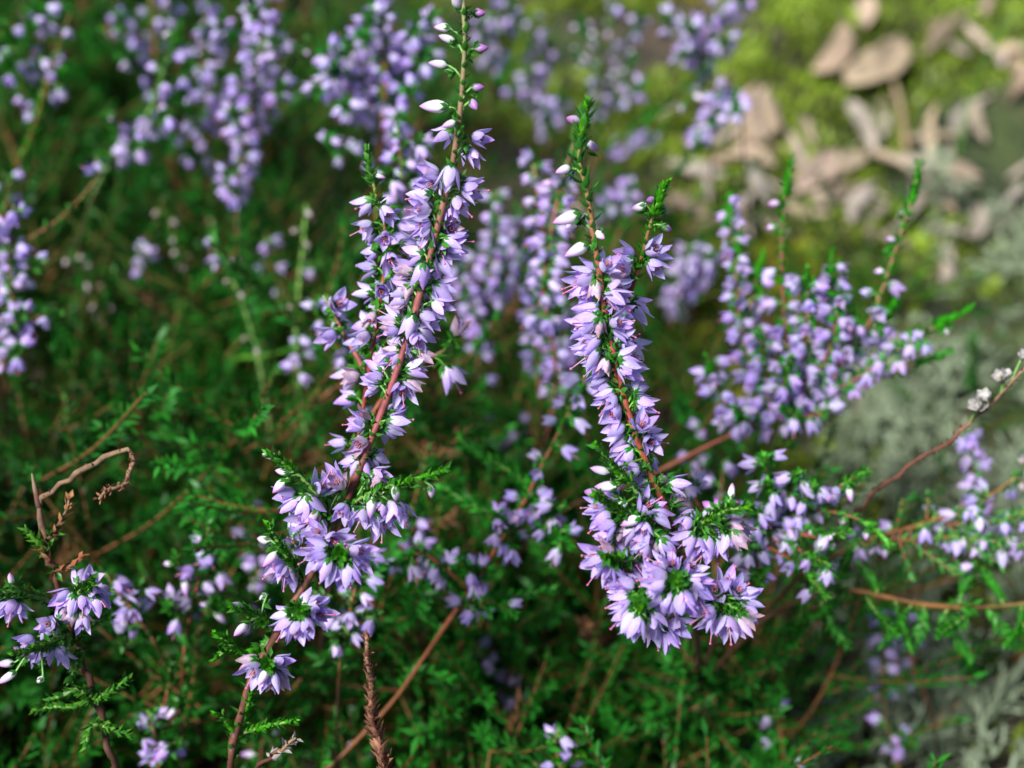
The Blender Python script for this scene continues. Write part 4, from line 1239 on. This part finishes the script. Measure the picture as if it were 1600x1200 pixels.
small('bushy blurred heather with dark brown stem behind the tall left spike, top', [(597, -20), (598, 30), (600, 80), (602, 130), (598, 190), (592, 250), (590, 310), (592, 380)], (.252, .275), [(0, .45, 1.1)],
      [([(505, 78), (530, 90), (560, 80), (592, 100)], 1.1), ([(515, 105), (540, 120), (595, 130)], 1.2), ([(495, 145), (510, 125), (545, 120), (598, 150)], 1.6), ([(535, 160), (560, 170), (595, 175)], 1.0), ([(650, 45), (635, 70), (605, 110)], 1.0), ([(665, 80), (645, 110), (605, 145)], 1.1), ([(645, 140), (625, 150), (600, 170)], 1.3), ([(625, 180), (618, 200), (600, 220)], 1.3), ([(575, 20), (582, 50), (598, 80)], 1.3), ([(510, 215), (530, 235), (560, 235), (592, 250)], 2.4), ([(565, 50), (580, 80), (598, 110)], 1.4), ([(675, 20), (650, 70), (605, 120)], 2)], stem='twig', r=(.8, 1.1))
small('lilac spike seen behind and between the two left spikes', [(622, 200), (625, 240), (632, 290), (640, 340), (650, 400), (660, 480)], (.222, .235), [(0, .7, 1.0)], [([(655, 215), (648, 250), (640, 300)], 1.3), ([(605, 265), (615, 290), (635, 330)], 1.5)])
small('faint lilac spike behind the tall spike tip at the top edge', [(775, -20), (772, 20), (768, 70), (765, 130), (760, 200)], (.33, .35), [(0, .6, 1.4)], [([(800, 5), (790, 40), (768, 100)], 1.8), ([(750, 30), (755, 60), (766, 110)], 1.6)])
small('long lavender spike curving down right of the tall left spike', [(690, 385), (715, 420), (735, 465), (748, 505), (750, 545), (745, 590)], (.262, .275), [(0, .85, .95)], gap=.9, leafy_=None)
small('slanting lilac spike between the tall left spike and the right spikes', [(800, 335), (790, 360), (768, 385), (745, 405), (725, 430), (700, 480)], (.275, .29), [(0, .8, 1.2)], [([(810, 375), (795, 385), (770, 390)], 2)], gap=1.0)
small('scattered lilac flowers behind the right spike tips, upper centre', [(965, -20), (955, 30), (945, 90), (935, 150), (925, 200), (915, 260)], (.33, .36), [(0, .15, 1.2), (.15, .5, 2.5, 'bud'), (.5, .75, 1.5)], [([(1000, 20), (985, 60), (945, 110)], 2), ([(905, 30), (920, 60), (945, 90)], -4), ([(900, 80), (920, 100), (942, 110)], -3), ([(990, 90), (970, 120), (940, 145)], -3), ([(1005, 135), (975, 150), (935, 165)], 1.5)])
small('bright lilac flower cluster near the top edge right of centre', [(1130, 0), (1115, 30), (1105, 60), (1100, 100), (1105, 150), (1110, 200)], (.30, .32), [(0, .7, 1.0)], [([(1075, 40), (1085, 50), (1102, 70)], 1.0), ([(1065, 85), (1080, 85), (1100, 90)], 1.2), ([(1135, 65), (1125, 75), (1105, 90)], 1.1), ([(1160, -5), (1145, 15), (1115, 45)], 1.4), ([(1040, 25), (1060, 50), (1100, 80)], 2)])
small('drooping violet flower spray above the dry leaves, upper right of centre', [(1060, 160), (1085, 148), (1110, 142), (1135, 140), (1155, 150), (1160, 200)], (.285, .30), [(0, .2, 2, 'bud'), (.2, .5, 3)], [([(1090, 222), (1105, 195), (1125, 165), (1140, 145)], 1.0), ([(1110, 190), (1120, 170), (1135, 148)], 1.1), ([(1150, 170), (1150, 160), (1145, 145)], 1.8)], stem='twig', leafy_=None, gap=.9)
small('violet flower row lying low behind the right spike tips', [(1020, 210), (1000, 215), (980, 225), (960, 235), (930, 260)], (.33, .345), [(0, .8, 1.1)], gap=.8, leafy_=None)
small('small violet tufts in the moss left of the right spike tips', [(850, 165), (855, 185), (860, 210), (850, 250)], (.34, .355), [(0, .5, 1.0)], [([(825, 110), (835, 130), (855, 180)], 1.5), ([(800, 135), (825, 150), (855, 195)], 1.6), ([(880, 150), (870, 165), (858, 190)], 1.8)])
small('lilac flowers low between the right spike tip and the slim spike', [(985, 310), (965, 315), (945, 325), (925, 350), (910, 400)], (.30, .315), [(0, .7, 1.0)], [([(990, 290), (975, 300), (950, 320)], 1.4)], gap=1.0)
small('twin short lavender spikes in shade left of the right bush', [(1078, 385), (1070, 415), (1058, 445), (1050, 480), (1045, 540)], (.29, .31), [(0, .7, 1.0)], [([(1112, 398), (1100, 420), (1080, 450), (1055, 490)], 1.0)], gap=.9, leafy_=None)
small('violet spike half hidden behind the sharp right spike, left side', [(888, 470), (882, 510), (876, 560), (868, 610), (855, 670)], (.245, .26), [(0, .8, 1.1)], gap=1.1)
small('pink lilac flowers low in the green centre', [(752, 590), (762, 610), (790, 660), (800, 720)], (.28, .295), [(0, .15, 2), (.4, .7, 2)], [([(815, 665), (808, 680), (798, 700)], 2)])
small('violet flowers on a thin stem below the soft lilac bush', [(1150, 590), (1110, 650), (1090, 690), (1075, 740), (1070, 790)], (.245, .252), [(.4, .8, 3)], [([(1065, 760), (1068, 775), (1072, 790)], 1.6), ([(1085, 690), (1080, 700), (1078, 720)], 2)])

small('blurred lilac spike right of the tall left spike at its middle', [(772, 300), (776, 350), (770, 420), (765, 490), (760, 560)], (.262, .275), [(0, .75, 1.1)], [([(795, 420), (785, 445), (768, 480)], 1.6)], gap=1.1)
small('blurred lilac spike low in the gap left of the right spikes', [(812, 400), (828, 450), (836, 510), (840, 580), (845, 650)], (.258, .27), [(0, .75, 1.1)], gap=1.1)
small('soft lilac tuft right of the lower left flower clusters', [(640, 790), (648, 830), (652, 880), (655, 940)], (.226, .232), [(0, .6, 1.2)], [([(680, 860), (668, 875), (655, 900)], 1.6)])
small('dim lilac clump low between the left cluster and the tall spike foot', [(392, 900), (402, 940), (410, 985), (415, 1040)], (.238, .244), [(0, .6, 1.3)], [([(375, 955), (390, 970), (408, 990)], 1.8)])
small('faint lilac spike against the yellow moss at the top centre', [(832, 20), (836, 70), (838, 130), (842, 200)], (.345, .36), [(0, .75, 1.3)], [([(860, 60), (850, 95), (840, 130)], 1.6)])
small('soft lilac spike right of centre in shade above the low right plant', [(1130, 720), (1128, 760), (1122, 800), (1120, 860)], (.232, .24), [(0, .6, 1.3)])

# ================================================================== twigs, straws, blades
def rod(name, label, cat, pts, r, m, depth=None, ground=None):
    if ground:
        c = [ground_at(*p) + np.array([0, 0, z]) for p, z in zip(pts, ground)]
    else:
        c = [at(*p) for p in pts]
    P, q = curve(c, .003)
    base = P[-1].copy()
    rad = np.linspace(r[0], r[1], len(P)) * mm * (1 + rng.normal(0, .06, len(P)))
    o = link(name, mesh(name, (lambda t: (t[0] - base,) + t[1:])(tube(P, rad, 6)), [m]), None, base)
    return tag(o, label, cat)


rod('dry_straw', 'pale straw slanting across the lichen at the lower right', 'straw', [(1470, 1005), (1400, 1085), (1310, 1195)], (.4, .6), 'straw', ground=(.006, .010, .004))
rod('dry_straw', 'grey straw running to the right edge at the bottom right corner', 'straw', [(1625, 1050), (1510, 1115), (1400, 1195)], (.5, .7), 'straw', ground=(.004, .010, .003))
rod('dry_straw', 'thin straw crossing down from the bare orange branch', 'straw', [(1390, 935), (1420, 1010), (1445, 1090)], (.4, .5), 'straw', ground=(.02, .012, .002))
rod('brown_needle', 'short reddish brown needle lying on the lichen at the lower right', 'needle', [(1338, 1085), (1400, 1083)], (.9, .9), 'twig', ground=(.004, .004))
rod('dry_straw', 'thin pale straw near the right edge below the bare branch', 'straw', [(1560, 975), (1580, 1005), (1605, 1030)], (.8, .8), 'straw', ground=(.006, .006, .004))
rod('fallen_twig', 'tan twig leaning in the green centre under the tall left spike', 'twig', [(688, 600), (715, 655), (755, 730)], (.9, 1.3), 'straw', ground=(.03, .016, .001))
rod('fallen_twig', 'tan twig leaning in the dark centre left of the big flower cluster', 'twig', [(900, 865), (875, 920), (825, 1000)], (.8, 1.1), 'straw', ground=(.022, .012, .001))
rod('fallen_twig', 'brown twig lying across the green centre behind the orange stem', 'twig', [(930, 768), (860, 780), (770, 788)], (.8, .9), 'twig', ground=(.012, .012, .008))
rod('fallen_twig', 'grey brown twig standing in the dark left middle', 'twig', [(352, 440), (352, 500), (350, 580)], (.9, 1.2), 'straw', ground=(.03, .016, .001))
rod('fallen_twig', 'brown twig upright at the dark left edge', 'twig', [(25, 700), (28, 770), (30, 860)], (.9, 1.2), 'twig', ground=(.035, .02, .001))
rod('fallen_twig', 'grey twig slanting in the blurred upper left', 'twig', [(175, 95), (190, 120), (208, 138)], (1.4, 1.5), 'straw', ground=(.01, .01, .006))
rod('fallen_twig', 'brown twig between the lilac columns of the upper left', 'twig', [(268, 230), (285, 265), (310, 310)], (1.0, 1.3), 'straw', ground=(.02, .012, .004))
rod('fallen_twig', 'thin grey twig by the two broad pale leaves at the upper right', 'twig', [(1390, 160), (1400, 200), (1412, 250)], (1.0, 1.2), 'straw', ground=(.008, .008, .004))
rod('fallen_twig', 'grey twig crossing the dim foliage at lower left', 'twig', [(190, 1085), (225, 1100), (270, 1120)], (.7, .9), 'straw', ground=(.018, .014, .010))


def blade(label, pts, wd):
    c, q = curve([at(*p) for p in pts], .003)
    foot = c[-1].copy(); foot[2] = float(gz(foot[0], foot[1])) - .003
    c, q = curve(np.concatenate([c[::4], [(c[-1] + foot) / 2 + np.array([0, .004, 0]), foot]]), .004)
    T = nrm(np.gradient(c, axis=0))
    sd_ = nrm(np.cross(T, nrm(C0 - c)))
    ww = np.interp(q / q[-1], [0, .3, 1], [.05, .8, 1]) * wd * mm
    N_ = np.cross(sd_, T)
    V = np.stack([c - sd_ * ww[:, None], c + N_ * ww[:, None] * .35, c + sd_ * ww[:, None]], 1).reshape(-1, 3)
    F = []
    for i in range(len(c) - 1):
        for j in range(2):
            F.append((i * 3 + j, i * 3 + j + 1, i * 3 + j + 4, i * 3 + j + 3))
    base = c[-1]
    o = link('grass_blade', mesh('grass_blade', tmpl(V - base, F, np.repeat(np.linspace(1, 0, len(c)), 3)), ['grass']), None, base)
    return tag(o, label, 'grass')


blade('pale green grass blade slanting across the dark left middle', [(500, 530, .27), (430, 552, .275), (340, 578, .285)], .7)
blade('green grass blade arching in the dark foliage under the crowded left spike', [(300, 700, .26), (340, 730, .262), (395, 765, .266)], .8)
blade('thin grass blade at the right among the bush flowers', [(1325, 455, .25), (1290, 500, .252), (1250, 560, .256)], .5)
blade('long thin grass blade before the dark top right corner', [(1600, 10, .40), (1570, 40, .40), (1545, 80, .41)], .6)


# ================================================================== dry leaves on the ground
def dry_leaf(label, a, b, wid, curl, lift=.004, twist=0.0, cat='dry leaf', tint=0.5, mats='dry_leaf', pitch=0.0):
    A_, B_ = ground_at(*a), ground_at(*b)
    A_[2] += lift; B_[2] += lift + pitch
    ax_ = B_ - A_
    L = np.linalg.norm(ax_)
    plen = math.hypot(a[0] - b[0], a[1] - b[1])
    dep = float((A_ - C0) @ FW)
    wid = wid * 1.1 * plen * dep * 2 * TH / 1600 / L
    curl = curl * random.choice((1.0, 1.3, -1.0)) * 1.35
    ph2 = random.uniform(.7, 1.15)
    bend = random.uniform(-.16, .16)
    X = ax_ / L
    Z = nrm(np.array([0, 0, 1.0]) - X * X[2]); Z = nrm(Z + np.cross(X, Z) * math.tan(twist)); Z = nrm(Z - X * (X @ Z))
    Y = np.cross(Z, X)
    n, m_ = 14, 8
    V, T = [], []
    ph = random.uniform(0, 6)
    for i in range(n + 1):
        s = i / n
        ww = wid * L * .5 * (math.sin(math.pi * s ** ph2) ** .8 + .02) * (1 + .07 * math.sin(21 * s + ph) + .05 * math.sin(43 * s + 2 * ph))
        for j in range(m_ + 1):
            u_ = -1 + 2 * j / m_
            ang = curl * u_
            yy = ww * (math.sin(ang) / curl if abs(curl) > .01 else u_)
            zz = ww * ((1 - math.cos(ang)) / curl if abs(curl) > .01 else 0) + .05 * L * math.sin(math.pi * s) * (1 if lift > .003 else .4) + .012 * L * math.sin(7 * s + 3 * u_ + ph)
            zz += -.0003 * (1 - abs(u_)) + .0003 * math.sin(16 * math.pi * (s - .3 * abs(u_))) * (1 - abs(u_) * .5)
            V.append(A_ + X * s * L + Y * (yy + bend * L * math.sin(math.pi * s)) + Z * zz)
            T.append(0.15 if abs(u_) < .05 else .45 + .5 * random.random() * .5 + .2 * abs(u_))
    F = [(i * (m_ + 1) + j, i * (m_ + 1) + j + 1, (i + 1) * (m_ + 1) + j + 1, (i + 1) * (m_ + 1) + j) for i in range(n) for j in range(m_)]
    V = np.array(V)
    base = V.mean(0); gzz = gz(V[:, 0], V[:, 1])
    V[:, 2] = np.maximum(V[:, 2], gzz + .0006)
    o = link('dry_leaf', None) if False else None
    base = np.array([base[0], base[1], float(gz(base[0], base[1]))])
    o = link('dry_leaf', mesh('dry_leaf', tmpl(V - base, F, T), [mats]), None, base)
    md = o.modifiers.new('thickness', 'SOLIDIFY'); md.thickness = .0003; md.offset = 0
    return tag(o, label, cat)


MARKS = [('broad pale cupped leaf', 1290, 112), ('broad pinkish tan leaf', 1357, 128), ('large grey tan leaf', 1165, 198), ('long pale leaf of the litter', 1340, 232), ('pale curled leaf', 1385, 280), ('tilted tan leaf', 1268, 292),
         ('lavender column of the right bush', 1140, 330), ('bright green tip of the right bush', 1436, 262), ('bud spike of the right bush', 1232, 270), ('pinkish leaf at right', 1517, 378), ('upright tan leaf at right', 1528, 212), ('pale leaf at the right edge', 1575, 100),
         ('slim spike tip', 1036, 296), ('orange tan leaf at right', 1475, 380), ('leaf pointing down behind the lavender column', 1182, 314), ('tan leaf right of the bright green tip', 1465, 332)]
taken = set()
for i in range(70):
    cx_, cy_ = random.gauss(1235, 115), random.gauss(292, 50)
    if i % 4 == 3:
        cx_, cy_ = random.uniform(1380, 1600), random.uniform(60, 420)
    an, ln_ = random.uniform(0, 6.28), random.uniform(45, 115)
    lab = None
    for nm_, mx_, my_ in sorted(MARKS, key=lambda q_: math.hypot(q_[1] - cx_, q_[2] - cy_)):
        dx_, dy_ = cx_ - mx_, cy_ - my_
        w_ = ('just right of' if dx_ > 0 else 'just left of') if abs(dx_) > abs(dy_) else ('just below' if dy_ > 0 else 'just above')
        if (nm_, w_) not in taken and math.hypot(dx_, dy_) < 150:
            taken.add((nm_, w_)); lab = 'small curled litter leaf %s the %s' % (w_, nm_)
            break
    if lab is None:
        continue
    o = dry_leaf(lab, (cx_ - math.cos(an) * ln_ / 2, cy_ - math.sin(an) * ln_ * .4), (cx_ + math.cos(an) * ln_ / 2, cy_ + math.sin(an) * ln_ * .4), random.uniform(.2, .42), random.uniform(.3, 1.1), random.uniform(.000, .005), random.uniform(-.8, .8), pitch=random.uniform(-.001, .006))
    o['group'] = 'small leaves of the leaf litter'
for a in (
        ('broad pale cupped dry leaf, left of the pair at the upper right', (1268, 152), (1312, 72), .62, .8, .010, -.25),
        ('broad pinkish tan dry leaf, right of the pair at the upper right', (1312, 165), (1402, 90), .55, .7, .009, .2),
        ('large grey tan dry leaf lying flat above the leaf litter, right of centre', (1150, 245), (1178, 150), .75, .4, .005, .1),
        ('narrow tan leaf edge beside the large grey tan leaf', (1192, 245), (1178, 155), .28, .9, .006, .5),
        ('long pale leaf curving down the middle of the leaf litter', (1318, 190), (1362, 275), .34, 1.0, .008, .3),
        ('pale curled leaf continuing right below the long pale leaf', (1345, 262), (1425, 298), .32, 1.1, .007, -.2),
        ('tan leaf tilted in the leaf litter under the long pale leaf', (1235, 325), (1302, 258), .52, .6, .006, .2),
        ('small tan leaf between the tilted leaf and pale curled leaf', (1300, 300), (1345, 262), .6, .6, .006, .1),
        ('pale tan leaf pointing down behind the lavender column', (1165, 280), (1198, 348), .40, .8, .007, -.2),
        ('long pale tan leaf lying left in the leaf litter', (1040, 272), (1130, 295), .34, .7, .005, .1),
        ('brownish leaf at the left end of the leaf litter', (975, 350), (1060, 340), .38, .5, .004, .1),
        ('tan leaf behind the red tipped lilac bush spike', (1325, 372), (1360, 310), .48, .7, .006, .25),
        ('small brown leaf low in the litter beside the spike', (1260, 310), (1290, 340), .6, .5, .004, 0),
        ('tan leaf right of the spike with the bright green tip', (1440, 320), (1490, 345), .4, .6, .004, 0),
        ('pale upright tan leaf at the right by the moss', (1520, 180), (1535, 245), .36, .7, .006, .4),
        ('pinkish leaf with pale centre near the right edge', (1512, 405), (1522, 350), .55, .7, .008, .2),
        ('orange tan leaf lying left of the pinkish leaf at right', (1440, 375), (1510, 385), .3, .6, .004, 0),
        ('tan leaf in the litter strip reaching right', (1460, 265), (1530, 290), .4, .5, .004, .1),
        ('pale small leaf in the moss at the upper right', (1445, 85), (1468, 60), .6, .6, .008, .2),
        ('grey tan leaf in the top middle of the mossy ground', (1345, 65), (1352, 15), .6, .5, .006, 0),
        ('pale leaf at the right edge near the top', (1550, 105), (1600, 95), .45, .6, .005, .1),
        ('whitish leaf fragment left of the right edge leaf at top', (1545, 95), (1560, 125), .5, .5, .005, -.1),
        ('tan leaf standing at the top right before the dark foliage', (1530, 55), (1545, 20), .45, .6, .008, .3),
        ('tan leaf beside the small pale leaf at the upper right', (1475, 85), (1510, 105), .55, .5, .005, 0),
        ('brown grey leaf in the dark hollow below the right bush', (1320, 660), (1400, 690), .5, .5, .006, .1),
        ('dark grey leaf in shade under the right bush', (1335, 625), (1410, 650), .5, .6, .005, 0),
        ('pale leaf half hidden behind the big flower cluster', (1140, 830), (1190, 805), .5, .5, .006, .2),
        ('dull tan leaf on the dark ground below the big flower cluster', (880, 1030), (945, 1020), .4, .5, .005, .1),
        ('reddish brown leaf standing in the lichen below the bare branch', (1258, 1045), (1262, 985), .35, .8, .008, .4),
        ('pale tan leaf in the dark ground at the left', (95, 635), (158, 612), .42, .5, .006, .1),
        ('small brownish leaf left of the pale one at the dark left', (60, 645), (82, 600), .6, .6, .006, .1),
        ('dull leaf above the pale one at the dark left', (35, 590), (75, 550), .6, .5, .006, -.1),
        ('dull brown leaf below the pale one at the left', (115, 690), (150, 650), .5, .5, .005, .1),
        ('small tan leaf right of the pale one at the left', (160, 620), (185, 600), .7, .5, .006, 0),
        ('grey tan leaf in the dark ground behind the curled stem', (175, 860), (215, 835), .5, .5, .006, .1),
        ('brownish leaf in the deep foliage of the left middle', (205, 470), (238, 450), .6, .6, .008, .1),
        ('pale leaf fragment behind the dark lower left flowers', (168, 1055), (178, 1020), .45, .6, .01, .2)):
    dry_leaf(*a)

# ------------------------------------------------------------------ tiny fly near the top
p = at(1031, 62, .298)
fl = link('fly', None, None, p)
fl.empty_display_size = .002
tag(fl, 'tiny black fly on the lilac flowers near the top edge', 'fly')
body = join(bud_t(2.6 * mm, .6 * mm), xform(bud_t(1.0 * mm, .55 * mm), None, (0, 0, 2.4 * mm)))
bo = link('body', mesh('fly_body', body, ['black']), fl); bo.rotation_euler = (R(80), R(20), R(110))
for sgn in (-1, 1):
    wg = link('wing', mesh('fly_wing', petal_t(2.8 * mm, .55 * mm, R(85), R(80), R(75), 5, 2, .1), ['wing']), bo)
    wg.rotation_euler = (0, R(-60), R(90 + 35 * sgn)); wg.location = (0, 0, 1.8 * mm)
    for k in range(3):
        lg = link('leg', mesh('fly_leg', tube([(0, 0, (1.2 + .4 * k) * mm), (sgn * .9 * mm, -.5 * mm, (1.1 + .5 * k) * mm), (sgn * 1.3 * mm, -1.4 * mm, (.8 + .8 * k) * mm)], .07 * mm, 3), ['black']), bo)
